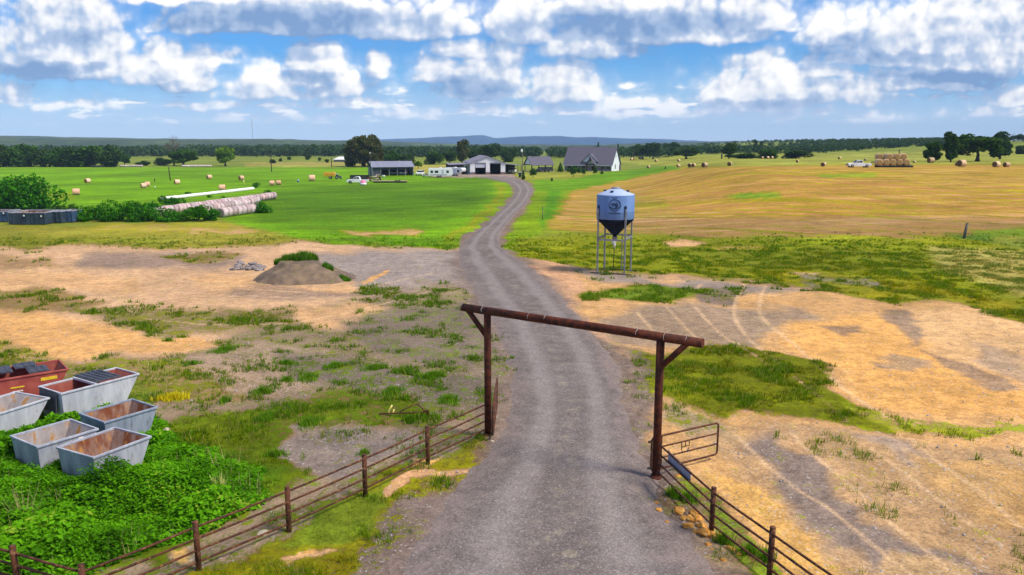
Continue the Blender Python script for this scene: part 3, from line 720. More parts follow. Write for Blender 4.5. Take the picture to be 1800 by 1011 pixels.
# ------------------------------------------------------------------ foliage
def leaf_mat(name, c1, c2, c3=None, trans=.25, nscale=.6):
    """leaf colours differ from leaf to leaf and clump to clump"""
    m = bpy.data.materials.new(name); m.use_nodes = True
    n = NT(m.node_tree); m.node_tree.nodes.remove(m.node_tree.nodes['Principled BSDF'])
    r = n.node('ShaderNodeAttribute', attribute_name='rnd').outputs['Fac']
    P = n.node('ShaderNodeTexCoord').outputs['Object']
    f = n.m('ADD', n.m('MULTIPLY', r, .6), n.m('MULTIPLY', n.noise(P, nscale, 3, .5), .5))
    c = n.mix(n.step(f, .2, .8), c1, c2)
    if c3 is not None: c = n.mix(n.step(r, .93, .96), c, c3)
    d = n.node('ShaderNodeBsdfDiffuse'); t = n.node('ShaderNodeBsdfTranslucent'); mx = n.node('ShaderNodeMixShader')
    n.put(d.inputs[0], c); n.put(t.inputs[0], n.vm('MULTIPLY', c, (1.3, 1.35, .6))); mx.inputs[0].default_value = trans
    m.node_tree.links.new(d.outputs[0], mx.inputs[1]); m.node_tree.links.new(t.outputs[0], mx.inputs[2])
    m.node_tree.links.new(mx.outputs[0], m.node_tree.nodes['Material Output'].inputs[0])
    return m

def quads_at(C, size, up=.35, elong=1.3, jit=.45):
    """one leaf-shaped quad per centre, random facing"""
    n = len(C)
    nr = rng.normal(size=(n, 3)); nr[:, 2] = np.abs(nr[:, 2]) + up
    nr /= np.linalg.norm(nr, axis=1)[:, None]
    t = rng.normal(size=(n, 3)); t -= nr * (t * nr).sum(1)[:, None]; t /= np.linalg.norm(t, axis=1)[:, None]
    b = np.cross(nr, t)
    s = (np.asarray(size) * (1 + jit * (rng.random(n) - .5) * 2))[:, None]
    V = np.stack([C - t * s * elong * .5, C - b * s * .42 + t * s * .08 * elong, C + t * s * elong * .5, C + b * s * .42 + t * s * .08 * elong], 1).reshape(-1, 3)
    return V, np.arange(4 * n).reshape(-1, 4)

def lobes_points(lobes, n, hollow=.45, holes=.0, hs=3.0, seed=0):
    vol = np.array([l[3] * l[4] * l[5] for l in lobes]) ** .72; vol = vol / vol.sum()
    pick = rng.choice(len(lobes), n, p=vol)
    L = np.array(lobes)[pick]
    d = rng.normal(size=(n, 3)); d /= np.linalg.norm(d, axis=1)[:, None]
    r = rng.random(n) ** (1 / 3 * (1 - hollow) + .05)
    r *= 1 + .22 * (fbm(d[:, 0] * 2.5 + pick * 3.1, d[:, 1] * 2.5 + d[:, 2] * 2.5, 3, seed) - .5) * 2
    p = L[:, :3] + d * L[:, 3:6] * r[:, None]
    if holes > 0:
        k = fbm(p[:, 0] * hs + p[:, 2] * hs * .7, p[:, 1] * hs + p[:, 2] * hs, 3, seed + 5) > holes
        p = p[k]
    return p

def foliage(name, lobes, n, size, m, parent=None, **kw):
    C = lobes_points(lobes, n, **kw)
    V, Fq = quads_at(C, size)
    return np_mesh(name, V, Fq, m, {'rnd': ('FLOAT', np.repeat(rng.random(len(C)), 4))}, parent=parent)

BARK = mat("bark", (.055, .042, .032), (.10, .08, .06), 6, .95, bump=.4)
DEADWOOD = mat("dead_wood", (.10, .065, .05), (.17, .125, .105), 5, .95)
LF_DARK = leaf_mat("leaf_dark", (.020, .052, .014), (.058, .112, .024))
LF_MID = leaf_mat("leaf_mid", (.020, .070, .010), (.060, .14, .018))
LF_BRIGHT = leaf_mat("leaf_bright", (.060, .15, .006), (.16, .28, .016))
LF_BRONZE = leaf_mat("leaf_bronze", (.035, .060, .014), (.110, .105, .030), (.16, .10, .04))
LF_WEED = leaf_mat("leaf_weed", (.022, .095, .003), (.12, .34, .008), (.24, .36, .03), trans=.3)
LF_BUSH = leaf_mat("leaf_bush", (.014, .085, .004), (.055, .22, .010), trans=.25)
LF_FOREST = leaf_mat("leaf_forest", (.018, .046, .022), (.048, .088, .030), nscale=.02)

def crown_lobes(kind, k):
    r = random.Random(k * 17 + hash(kind) % 7 * 0 + len(kind))
    out = []
    if kind == 'round':
        out.append((0, 0, .58, .36, .36, .30))
        for i in range(13):
            a = r.uniform(0, 6.28); rad = r.uniform(.18, .33); z = r.uniform(.32, .84)
            s = r.uniform(.12, .20); out.append((rad * math.cos(a), rad * math.sin(a), z, s, s, s * .85))
        out.append((r.uniform(-.1, .1), 0, .86, .17, .17, .13))
    elif kind == 'dome':
        out.append((0, 0, .42, .40, .40, .36)); out.append((0, 0, .62, .34, .34, .30))
        for i in range(26):
            a = i * 2.4; z = .14 + .72 * i / 26; rad = .40 * math.sqrt(max(.05, 1 - ((z - .40) / .56) ** 2)); s = r.uniform(.10, .15)
            out.append((rad * math.cos(a), rad * math.sin(a), z, s, s, s * .9))
    elif kind == 'oak':
        for i in range(17):
            a = i * 2.4 + r.uniform(-.4, .4); rad = .08 + .34 * math.sqrt(i / 17); z = r.uniform(.42, .90) - rad * .35
            s = r.uniform(.11, .19); out.append((rad * math.cos(a), rad * math.sin(a), z, s * 1.15, s * 1.15, s * .75))
    elif kind == 'tall':
        for i in range(15):
            z = .22 + .72 * i / 15; a = r.uniform(0, 6.28); rad = r.uniform(.04, .26) * (1.15 - abs(z - .55))
            s = r.uniform(.12, .21); out.append((rad * math.cos(a), rad * math.sin(a), z, s, s, s * .8))
    elif kind == 'low':
        for i in range(15):
            a = r.uniform(0, 6.28); rad = r.uniform(0, .36); z = r.uniform(.12, .62) * (1.25 - rad)
            s = r.uniform(.15, .24); out.append((rad * math.cos(a), rad * math.sin(a), z, s, s, s * 1.2))
    elif kind == 'conifer':
        for i in range(9):
            z = .14 + .80 * i / 9; s = .40 * (1 - z) + .06; out.append((0, 0, z, s, s, .09))
    return out

def trunk_mb(kind, k):
    r = random.Random(k * 5 + 1); mb = MB()
    top = {'round': .55, 'dome': .5, 'oak': .62, 'tall': .85, 'low': .3, 'conifer': .95}[kind]; r0 = {'oak': .045, 'dome': .05, 'round': .038, 'tall': .03, 'low': .03, 'conifer': .03}[kind]
    pts = [(r.uniform(-.015, .015) * i, r.uniform(-.015, .015) * i, top * i / 5) for i in range(6)]
    mb.tube(pts, [r0 * (1.35 if i == 0 else 1 - .15 * i) for i in range(6)], 7)
    if kind != 'conifer':
        for i in range(6):
            a = i * 1.05 + r.uniform(-.3, .3); z = top * r.uniform(.45, .9); ln = r.uniform(.2, .36)
            p = Vector((0, 0, z)); q = p + Vector((math.cos(a) * ln * .5, math.sin(a) * ln * .5, ln * .35)); e = p + Vector((math.cos(a) * ln, math.sin(a) * ln, ln * .55))
            mb.tube([p, q, e], [r0 * .5, r0 * .32, r0 * .12], 5)
    return mb

_TV = {}
def tree(px, pyb, pyt, wpx, kind, m, label, group=None, name='tree', var=0, leaves=3200, dist=None, lsize=None):
    """a tree whose foot shows at (px, pyb) and whose top shows at pyt"""
    p = gp(px, pyb) if dist is None else at_dist(px, dist)
    k = pxm(p); h = (pyb - pyt) * k if dist is None else 11 + (250 - pyt) / F * dist - p.z
    wd = wpx * k
    key = (kind, m.name, var)
    o = empty(name, p, random.uniform(0, 6.28), label, 'shrub' if name == 'shrub' else 'tree', group)
    if key not in _TV:
        tr = trunk_mb(kind, var).build("trunk", BARK, o)
        cr = foliage("crown", crown_lobes(kind, var), leaves, (lsize or .062), m, o, holes=.31 if kind in ('oak', 'tall') else .22, hs=7.0, seed=var)
        _TV[key] = (tr.data, cr.data)
    else:
        for nm, me in zip(("trunk", "crown"), _TV[key]):
            c = bpy.data.objects.new(nm, me); COL.objects.link(c); c.parent = o
    o.scale = (wd, wd, h)
    return o

G1 = "dark trees along the far left field edge"
for i, (px, pt, w_, mt, lb) in enumerate([
    (8, 253, 40, LF_DARK, "dark tree at the left end of the tree row behind the green field"),
    (42, 250, 44, LF_DARK, "dark broad tree, second from the left in the row behind the green field"),
    (78, 256, 36, LF_DARK, "dark low tree, third from the left in the row behind the green field"),
    (104, 258, 34, LF_MID, "mid green tree between dark trees of the left tree row"),
    (128, 255, 38, LF_DARK, "dark round tree just left of the brighter big tree of the left row"),
    (163, 249, 62, LF_MID, "biggest and brightest tree of the left tree row behind the green field"),
    (196, 253, 40, LF_DARK, "dark tree against the right flank of the brightest tree of the left row")]):
    tree(px, 293.5, pt - 1, w_ * 1.35, 'low', mt if i not in (1, 3, 5) else LF_MID, lb, G1, var=i % 3, leaves=4200)
tree(219, 291, 270, 26, 'round', LF_MID, "small grey green tree right of the left tree row")
tree(254, 291, 282, 30, 'low', LF_DARK, "low dark bush at the field edge left of the dead tree", name='shrub')
tree(283, 291, 276, 34, 'low', LF_DARK, "dark bush at the foot of the bare dead tree", name='shrub')
tree(322, 292, 263, 62, 'round', LF_MID, "dark green bushy tree in front of the bare dead tree")
tree(396, 292, 258, 43, 'round', LF_BRIGHT, "bright green round tree alone at the far edge of the green field", leaves=3400)
for px, pb, pt, w_, lb in [(480, 287, 279, 15, "small bush at the foot of the pole in the far pasture"), (508, 281, 275, 9, "small bush right of the pole in the far pasture"),
                           (541, 281, 270, 13, "round dark bush in the middle of the far pasture"), (562, 283, 276, 7, "smallest bush in the far pasture"),
                           (575, 286, 279, 9, "small bush just left of the distant white roofed house"), (493, 284, 277, 8, "tiny bush between two bushes of the far pasture")]:
    tree(px, pb, pt, w_, 'low', LF_DARK, lb, "bushes in the far pasture", name='shrub', var=1, leaves=900, lsize=.09)
# the big bronze-topped tree
tree(640, 293, 235, 72, 'dome', LF_BRONZE, "big bronze green tree towering behind the open shed", var=7, leaves=9000, lsize=.048)
tree(617, 293, 266, 30, 'low', LF_DARK, "dark tree under the left side of the big bronze tree", var=4)
tree(735, 296, 283, 18, 'round', LF_BRIGHT, "bright green small tree right of the open shed", var=2)
for i, (px, pb, pt, w_, mt, kd, lb) in enumerate([
    (690, 290, 263, 40, LF_MID, 'low', "bushy green tree behind the open shed roof"), (715, 290, 268, 34, LF_DARK, 'low', "dark tree behind the right end of the open shed"),
    (762, 289, 262, 42, LF_MID, 'low', "green bushy tree behind the white campers"), (790, 288, 264, 34, LF_DARK, 'round', "dark tree behind the white campers near the barn roof"),
    (812, 287, 247, 36, LF_BRONZE, 'tall', "tall brownish tree behind the left roof of the barn"), (835, 286, 262, 30, LF_DARK, 'round', "dark tree just behind the barn ridge"),
    (864, 286, 252, 40, LF_DARK, 'round', "broad dark tree behind the barn's right slope"), (894, 285, 257, 36, LF_DARK, 'low', "dark tree behind the right lean-to of the barn"),
    (1051, 285, 249, 12, LF_DARK, 'conifer', "dark pointed conifer rising behind the house roof"), (1086, 285, 251, 10, LF_DARK, 'conifer', "second dark conifer rising behind the right end of the house roof")]):
    tree(px, pb, pt, w_, kd, mt, lb, "trees behind the farm buildings", var=i % 3)
G2 = "trees behind the hay field"
for px, pb, pt, w_, kd, mt, v, lb in [
    (1130, 280, 252, 30, 'oak', LF_DARK, 0, "dark oak at the left end of the oak trio right of the house"), (1148, 280, 250.5, 30, 'round', LF_DARK, 1, "dark rounder oak next to the leftmost oak of the trio"),
    (1175, 275, 248.5, 31, 'oak', LF_DARK, 2, "tall dark oak in the middle of the oak row right of the house"), (1206, 279.5, 257, 42, 'oak', LF_DARK, 1, "wide dark oak at the right end of the oak row right of the house"),
    (1281, 279, 250.5, 26, 'round', LF_DARK, 2, "upright dark tree at the left end of the hedge in the hay field"), (1310, 279, 269, 60, 'low', LF_DARK, 0, "low dark hedge bush behind the hay field"),
    (1350, 279, 261, 38, 'low', LF_MID, 1, "rounded dark bush in the middle of the hedge behind the hay field"), (1400, 279, 261, 56, 'low', LF_DARK, 2, "widest dark bush at the right end of the hedge behind the hay field"),
    (1642, 285, 249, 40, 'tall', LF_DARK, 0, "left tree of the dark pair behind the loaded hay trailer"), (1671, 285, 234, 31, 'tall', LF_DARK, 1, "taller right tree of the dark pair behind the loaded hay trailer"),
    (1718, 284, 233, 62, 'oak', LF_DARK, 0, "broad oak with a visible trunk right of the dark tree pair"), (1757, 280, 234, 46, 'tall', LF_DARK, 2, "tall full tree at the right side of the broad oak"),
    (1796, 271, 253, 26, 'low', LF_DARK, 1, "dark bush cut off by the right edge of the photo"), (1782, 249, 236.5, 15, 'oak', LF_DARK, 1, "small tree on the hilltop at the far right"), (1798, 249, 235, 17, 'oak', LF_DARK, 2, "hilltop tree at the very edge of the photo on the far right"),
    (1328, 268, 246, 9, 'tall', LF_DARK, 1, "thin tall tree poking out of the far forest above the hedge"), (1338, 268, 249, 11, 'tall', LF_DARK, 2, "shorter thin tree beside the thin tall tree above the hedge")]:
    tree(px, pb, pt, w_ * (1.22 if px > 1600 else 1.15), kd, mt, lb, G2, var=v, leaves=5200 if px > 1600 else 3600)
# shrubs round the house
for px, pb, pt, w_, kd, lb in [(937, 312, 295, 15, 'round', "round young tree on the lawn left of the carport"), (985, 303, 285, 14, 'conifer', "upright dark green tree between carport and house"),
    (1008, 311, 291, 15, 'round', "young tree in front of the left end of the house porch"), (1018, 304, 291, 13, 'low', "wide green shrub beside the young tree at the house porch"), (1026, 309, 295, 9, 'round', "slim young tree left of the porch gable"),
    (1046, 308, 292, 9, 'round', "young tree right in front of the porch gable"), (1058, 306, 299, 8, 'low', "low brown green shrub right of the porch gable"), (920, 316, 299, 9, 'conifer', "dark columnar shrub at the foot of the pole lamp"),
    (1000, 302, 294, 12, 'low', "dark low shrub against the house porch"), (970, 320, 312, 5, 'round', "tiny sapling alone on the lawn beyond the road")]:
    tree(px, pb, pt, w_, kd, LF_MID, lb, "young trees and shrubs round the house", name='shrub' if kd in ('low',) else 'tree', var=3, leaves=700, lsize=.10)

# bare dead tree
def dead_tree():
    p = gp(306, 291.5); k = pxm(p); o = empty("dead_tree", p, 0, "bare dead tree with reddish branches behind the dark bushes", "tree")
    mb = MB(); r = random.Random(5); hh = 56 * k
    def br(a, d, ln, rad, lv):
        e = a + d * ln; mb.tube([a, a.lerp(e, .5) + Vector((r.uniform(-1, 1), r.uniform(-1, 1), 0)) * ln * .05, e], [rad, rad * .8, rad * .55], 5 if lv < 3 else 4)
        if lv >= 5: return
        for _ in range(3 if lv else 4):
            v = Vector((r.uniform(-1, 1), r.uniform(-1, 1), r.uniform(.1, 1))).normalized()
            br(a.lerp(e, r.uniform(.65, 1)), (d * .75 + v * .75).normalized(), ln * r.uniform(.55, .78), rad * .55, lv + 1)
    br(Vector((0, 0, 0)), Vector((.03, 0, 1)), hh * .36, .42, 0)
    mb.build("trunk", DEADWOOD, o)
dead_tree()

# far woods: one mass beyond the pastures
def forest(name, spans, n, seed, lbl):
    r = np.random.default_rng(seed)
    Cs = []; Ss = []; Rn = []
    for (p0, p1, d0, d1, prof, share, jit) in spans:
        m_ = int(n * share)
        px = r.uniform(p0, p1, m_); d = d0 + (d1 - d0) * r.random(m_) ** 1.3
        keep = ~((px > 946) & (px < 966) & (d < 3000)); px, d = px[keep], d[keep]
        top = np.interp(px, [a for a, _ in prof], [b for _, b in prof]) + (fbm(px / 14, d / 60, 3, seed) - .5) * jit * 3 + np.abs(r.normal(size=len(px))) * jit * .5
        x = (px - 900) / F * d; zb = H(x, d); zt = 11 + (250 - top) / F * d
        h = np.clip(zt - zb, 4, 18); w_ = h * r.uniform(.8, 1.4, len(px))
        for j in range(len(px)):
            q = 34
            a = r.normal(size=(q, 3)); a /= np.linalg.norm(a, axis=1)[:, None]
            rr = r.random(q) ** .3
            c = a * rr[:, None] * np.array([w_[j] / 2, w_[j] / 2, h[j] * .48]) + np.array([x[j], d[j], zb[j] + h[j] * .5])
            Cs.append(c); Ss.append(np.full(q, w_[j] * .16 + .5)); Rn.append(np.clip(np.full(q, r.random()) * .7 + r.random(q) * .3, 0, 1))
    C = np.concatenate(Cs); V, Fq = quads_at(C, np.concatenate(Ss), up=.5, elong=1.1)
    o = np_mesh(name, V, Fq, LF_FOREST, {'rnd': ('FLOAT', np.repeat(np.concatenate(Rn), 4))})
    return tag(o, lbl, "forest", kind="stuff")
forest("forest", [(-260, 700, 640, 1250, [(-300, 254), (200, 256), (430, 254), (620, 253), (700, 256)], .45, 3.0),
                  (660, 1010, 600, 1200, [(600, 256), (760, 257), (850, 255), (945, 258), (1010, 258)], .28, 3.0),
                  (960, 1500, 560, 1300, [(950, 257), (1100, 258), (1260, 254), (1400, 254), (1500, 255)], .27, 2.2)], 3600, 3, "long dark wood stretching behind the pastures and the farm")
forest("forest", [(1380, 1720, 600, 900, [(1380, 256), (1450, 255), (1520, 251), (1600, 246), (1680, 242), (1720, 240)], 1, 2.5)], 800, 4, "dark wood climbing the low hill behind the hay trailer")

# hills
def hills(name, y0, wid, prof, rough, c1, c2):
    px = np.arange(-1400, 3200, 6.0); rows = np.linspace(-1, 1.2, 22)
    top = np.interp(px, [a for a, _ in prof], [b for _, b in prof])
    hh = 11 + (250 - top) / F * y0
    PX, RR = np.meshgrid(px, rows); HH = np.repeat(hh[None], len(rows), 0)
    Y = y0 + RR * wid; X = (PX - 900) / F * y0
    Z = -6 + (HH + 6) * np.maximum(0, 1 - RR ** 2) ** .8 + (fbm(X / 260, Y / 260, 5, 88) - .5) * rough * 2 + (fbm(X / 30, Y / 60, 3, 99) - .4) * rough * .55
    nx_ = len(px); i0 = (np.arange(len(rows) - 1)[:, None] * nx_ + np.arange(nx_ - 1)[None]).ravel()
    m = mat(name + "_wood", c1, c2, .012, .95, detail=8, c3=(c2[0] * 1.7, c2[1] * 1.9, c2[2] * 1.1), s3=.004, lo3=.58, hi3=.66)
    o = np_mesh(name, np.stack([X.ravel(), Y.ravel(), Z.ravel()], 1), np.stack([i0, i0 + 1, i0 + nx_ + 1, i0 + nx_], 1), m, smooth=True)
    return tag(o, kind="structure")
hills("hills", 5600, 700, [(-1400, 247), (500, 248), (680, 246), (740, 244), (800, 240.5), (838, 237.5), (850, 238), (872, 243), (900, 241), (945, 239), (985, 239), (1010, 241.5), (1030, 241), (1100, 243), (1180, 245.5), (1260, 248.5), (1400, 249.5), (3200, 247)], 9, (.003, .028, .11), (.010, .052, .15))  # farthest ridge: haze blue painted into the wood colour, on top of the air volume
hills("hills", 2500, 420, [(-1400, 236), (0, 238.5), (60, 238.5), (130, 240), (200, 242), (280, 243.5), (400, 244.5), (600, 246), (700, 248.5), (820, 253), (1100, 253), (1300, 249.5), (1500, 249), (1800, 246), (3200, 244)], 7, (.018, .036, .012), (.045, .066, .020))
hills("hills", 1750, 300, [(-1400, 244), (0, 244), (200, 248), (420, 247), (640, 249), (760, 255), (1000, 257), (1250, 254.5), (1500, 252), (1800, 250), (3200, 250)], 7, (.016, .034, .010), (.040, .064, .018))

# haze: one even body of pale air round everything
hz = MB().box((0, 3520, 72), (39000, 7290, 156)).build("haze", [])
hm = bpy.data.materials.new("air"); hm.use_nodes = True
nt = hm.node_tree; nt.nodes.remove(nt.nodes['Principled BSDF'])
pv = nt.nodes.new('ShaderNodeVolumePrincipled'); pv.inputs['Color'].default_value = (.52, .76, 1.0, 1); pv.inputs['Density'].default_value = 1.0e-4; pv.inputs['Anisotropy'].default_value = -.25
nt.links.new(pv.outputs[0], nt.nodes['Material Output'].inputs['Volume'])
hz.data.materials.append(hm); tag(hz, kind="stuff")
# ------------------------------------------------------------------ foreground: gateway, pipe fences, gates
RUST = mat("rusty_pipe", (.036, .009, .005), (.115, .024, .008), 5, .75, .15, bump=.25, c3=(.17, .055, .02), s3=16, lo3=.60, hi3=.72)
RUSTF = mat("weathered_pipe", (.042, .015, .010), (.105, .034, .014), 4, .8, .1, bump=.25, c3=(.20, .095, .04), s3=9, lo3=.52, hi3=.68)
WELD = mat("weld_scar", (.50, .45, .42), (.35, .3, .28), 20, .5, .4)
CHAIN = mat("dark_steel", (.03, .028, .028), (.07, .06, .055), 8, .6, .5)

def on_plane_z(px, py, z):
    d = ray(px, py); t = (z - CZ) / d[2]
    return Vector((d[0] * t, d[1] * t, z))

LP = gp(858, 764); RP = gp(1153, 838)
LTOP = 4.62; RTOP = 4.62
def post_top(base, pyt):
    """height at which a vertical post over base shows its top at row pyt"""
    lo, hi = 0, 9
    for _ in range(40):
        m = (lo + hi) / 2
        if proj(np.array(base.x), np.array(base.y), np.array(base.z + m))[1] > pyt: lo = m
        else: hi = m
    return lo
LTOP = post_top(LP, 550); RTOP = post_top(RP, 597)
gw = empty("entrance_gateway", (LP + RP) / 2, 0, "tall rusty pipe gateway spanning the gravel road", "gateway")
c0 = (LP + RP) / 2
L, Rr = LP - c0, RP - c0
axis = (Rr - L); axis.z = 0; axis.normalize()
for b, tp in ((L, LTOP), (Rr, RTOP)):
    mb = MB(); mb.tube([b + Vector((0, 0, -.3)), b + Vector((0, 0, tp * .5)), b + Vector((0, 0, tp))], .135, 18)
    mb.tube([b + Vector((0, 0, -.2)), b + Vector((0, 0, .06))], .19, 16)
    mb.build("post", RUST, gw)
zl, zr = LTOP + .08, RTOP + .08
bl_, br_ = L - axis * 1.18 + Vector((0, 0, zl)), Rr + axis * 1.42 + Vector((0, 0, zr))
bm_ = MB(); bm_.tube([bl_, bl_.lerp(br_, .33), bl_.lerp(br_, .66), br_], .15, 20); beam = bm_.build("crossbeam", RUST, gw)
for t in (.004, .105, .32, .392, .765, .868, .945):
    p = bl_.lerp(br_, t); d_ = (br_ - bl_).normalized()
    pts = [p + (Vector((0, 0, 1)) * math.cos(a) + d_.cross(Vector((0, 0, 1))).normalized() * math.sin(a)) * .156 + d_ * random.uniform(-.015, .015) for a in np.linspace(.2, 1.2 + random.random() * .8, 6)]
    MB().tube(pts, random.uniform(.005, .010), 5).build("weld_scar", WELD, beam)
for b, tp, s in ((L, LTOP, -1), (Rr, RTOP, 1)):
    mb = MB(); mb.tube([b + Vector((0, 0, tp - .95)), b + axis * (s * .93) + Vector((0, 0, tp + .02))], .10, 14); mb.build("brace", RUST, gw)

def pipe_fence(name, bases, hts, rails_z, label, post_r=.075, rail_r=.033, corner=None):
    o0 = bases[0].copy(); o = empty(name, o0, 0, label, "fence")
    for b, h, mk in zip(bases, hts, corner or [True] * len(bases)):
        if not mk: continue
        q = b - o0; mb = MB(); lean = Vector((random.uniform(-.02, .02), random.uniform(-.02, .02), 0))
        mb.tube([q + Vector((0, 0, -.3)), q + lean * .5 + Vector((0, 0, h * .6)), q + lean + Vector((0, 0, h))], post_r, 14)
        mb.lathe([(post_r * 1.0, h - .002), (post_r * 1.08, h + .012), (post_r * .9, h + .03), (0.001, h + .035)], 14, M=Matrix.Translation(q + lean))
        mb.build("post", RUSTF, o)
    for z in rails_z:
        pts = []
        for a, b in zip(bases[:-1], bases[1:]):
            for t in (0, .5):
                p = a.lerp(b, t) - o0; pts.append(p + Vector((0, 0, z + (-.015 if t else 0) + random.uniform(-.008, .008))))
        pts.append(bases[-1] - o0 + Vector((0, 0, z)))
        MB().tube(pts, rail_r, 9).build("rail", RUSTF, o)
    return o
lb = [gp(851, 768), gp(752, 816), gp(642, 873), gp(508, 936), gp(350, 1005)]
d_ = (lb[4] - lb[3]); lb.append(lb[4] + d_ * .98 + Vector((-.05, -.1, 0)))
far = on_plane_z(24, 962, 1.40); far.z = Hf(far.x, far.y); lb.append(far)
ext = far + (far - lb[5]) * 1.0; lb.append(ext)
pipe_fence("pipe_fence", lb, [1.36, 1.36, 1.38, 1.36, 1.38, 1.40, 1.42, 1.4], (.28, .60, .93, 1.25), "rusty four rail pipe fence running from the gateway past the weeds to the lower left", corner=[False] + [True] * 7)
rb = [gp(1156, 843), gp(1250, 938), gp(1352, 1018)]
d_ = rb[2] - rb[1]
for k in (1, 2): rb.append(rb[2] + d_ * k * 1.0)
pipe_fence("pipe_fence", rb, [1.36, 1.38, 1.40, 1.4, 1.4], (.28, .60, .93, 1.25), "rusty four rail pipe fence running from the gateway's right post to the lower right", corner=[False] + [True] * 4)

# open gate leaves
def gate_leaf(name, h0, h1, z0, z1, label, sag=0.0, rails=4, emblem=None):
    u = (h1 - h0); ln = u.length; o = empty(name, h0, math.atan2(u.y, u.x), label, "gate")
    r = .035; c = .12
    def up(x, z): return Vector((x, 0, z + sag * x / ln))
    pts = []
    for (cx, cz, a0) in ((ln - c, z1 - c, 90), (ln - c, z0 + c, 0), (c, z0 + c, -90), (c, z1 - c, -180)):
        for k in range(5):
            a = R(a0 - 90 * k / 4); pts.append(up(cx + c * math.cos(a), cz + c * math.sin(a)))
    pts.append(pts[0]); MB().tube(pts, r, 10, caps=False).build("frame", RUSTF, o)
    for i in range(1, rails - 1):
        z = z0 + (z1 - z0) * i / (rails - 1); MB().tube([up(.02, z), up(ln - .02, z)], r * .85, 8).build("rail", RUSTF, o)
    for x in (.42,):
        MB().tube([up(x, z0 + .02), up(x, z1 - .02)], r * .8, 8).build("upright", RUSTF, o)
    for z in (z0 + .12, z1 - .12):
        MB().box((-.06, 0, z), (.16, .05, .06)).build("hinge", CHAIN, o)
    if emblem:
        ex, ez, s = emblem; q = MB(); t = .017
        W, Hh = s * .55, s
        zz = lambda z: z
        q.tube([up(ex - W, ez + Hh), up(ex + W, ez + Hh)], t, 7); q.tube([up(ex - W, ez + Hh), up(ex - W, ez - Hh * .55)], t, 7)
        q.tube([up(ex + W, ez + Hh), up(ex + W, ez + Hh * .25)], t, 7); q.tube([up(ex - W, ez + Hh * .22), up(ex + W, ez + Hh * .22)], t, 7)
        q.tube([up(ex, ez + Hh), up(ex, ez + Hh * .22)], t, 7)
        q.tube([up(ex - W + 2 * W * k / 7, ez - Hh * .55 - Hh * .42 * math.sin(math.pi * min(1, .06 + k / 8.2)) + (.0 if k < 5 else Hh * .28 * (k - 4) / 3)) for k in range(8)], t, 7)
        q.build("emblem", CHAIN, o)
    return o
a_ = on_plane_z(1146, 770, 1.38); a_.z = Hf(a_.x, a_.y)
b_ = on_plane_z(1263, 743, 1.38); b_.z = Hf(b_.x, b_.y)
gl = gate_leaf("gate_leaf", a_, b_, .22, 1.38, "open rusty pipe gate leaf with a welded brand emblem beside the right gateway post", emblem=None)
ln = (b_ - a_).length
t = .017
q = MB(); ex, W = ln * .50, .17; zt, zm, zb_ = .985, .80, .60
for seg in ([(ex - W, zt), (ex + W, zt), (ex + W, zm), (ex - W, zm)], [(ex - W, zt), (ex - W, zb_ + .10), (ex - W * .7, zb_ + .02), (ex, zb_ - .01), (ex + W * .6, zb_ + .04), (ex + W, zb_ + .13)], [(ex, zt), (ex, zm)]):
    q.tube([(x, 0, z) for x, z in seg], t, 7)
q.build("emblem", CHAIN, gl)
a_ = on_plane_z(866, 716, 1.30); a_.z = Hf(a_.x, a_.y)
b_ = on_plane_z(874, 664, 1.30); b_.z = Hf(b_.x, b_.y)
gate_leaf("gate_leaf", a_, b_, .18, 1.30, "open rusty pipe gate leaf seen edge on behind the left gateway post")

# blank sheet hung on the right fence
SHEET = mat("galvanised_sheet", (.26, .29, .42), (.34, .37, .50), 3, .45, .5, c3=(.34, .36, .46), s3=7)
p0 = rb[0].lerp(rb[1], .14); p1 = rb[0].lerp(rb[1], .60)
sg = empty("metal_sign", p0, 0, "plain blue grey metal sheet hung between the rails of the right pipe fence", "sign")
v = p1 - p0; nrm = Vector((-v.y, v.x, 0)).normalized() * .045
MB().slab([nrm + Vector((0, 0, .90)) + v * .06, nrm + v * 1.0 + Vector((0, 0, .88)), nrm + v * 1.0 + Vector((0, 0, 1.24)), nrm + v * .06 + Vector((0, 0, 1.26))], .004).build("sheet", SHEET, sg)
for k in (.12, .95):
    c = v * k + Vector((0, 0, 1.25)); MB().tube([c + nrm * 1.05 + Vector((0, 0, -.04)), c + nrm + Vector((0, 0, .05)), c + Vector((0, 0, .06)), c - nrm + Vector((0, 0, .02))], .008, 6).build("wire_hook", CHAIN, sg)

# ------------------------------------------------------------------ rocks by the right fence
def rock(name, p, s, m, label, group, seed):
    r = np.random.default_rng(seed)
    bm = bmesh.new(); bmesh.ops.create_icosphere(bm, subdivisions=3, radius=1)
    dirs = [Vector(r.normal(size=3)).normalized() for _ in range(9)]; offs = [r.uniform(.62, .9) for _ in range(9)]
    for v in bm.verts:
        for d, o_ in zip(dirs, offs):
            e = v.co.dot(d) - o_
            if e > 0: v.co -= d * e * .9
        v.co += v.co * (float(fbm(np.array(v.co.x * 2 + seed), np.array(v.co.y * 2 + v.co.z * 2), 3, seed % 50)) - .5) * .25
        v.co = Vector((v.co.x * s[0], v.co.y * s[1], v.co.z * s[2] + s[2] * .55))
    me = bpy.data.meshes.new(name); bm.to_mesh(me); bm.free(); me.materials.append(m)
    o = bpy.data.objects.new(name, me); COL.objects.link(o); o.location = p; o.rotation_euler = (0, 0, r.uniform(0, 6))
    return tag(o, label, "rock", group)
ROCK = mat("orange_sandstone", (.38, .15, .022), (.58, .30, .065), 5, .9, bump=.5, c3=(.56, .42, .25), s3=9)
PALE = mat("pale_stone", (.42, .36, .27), (.55, .48, .36), 6, .9, bump=.4)
GR_ = "orange rocks heaped at the right fence"
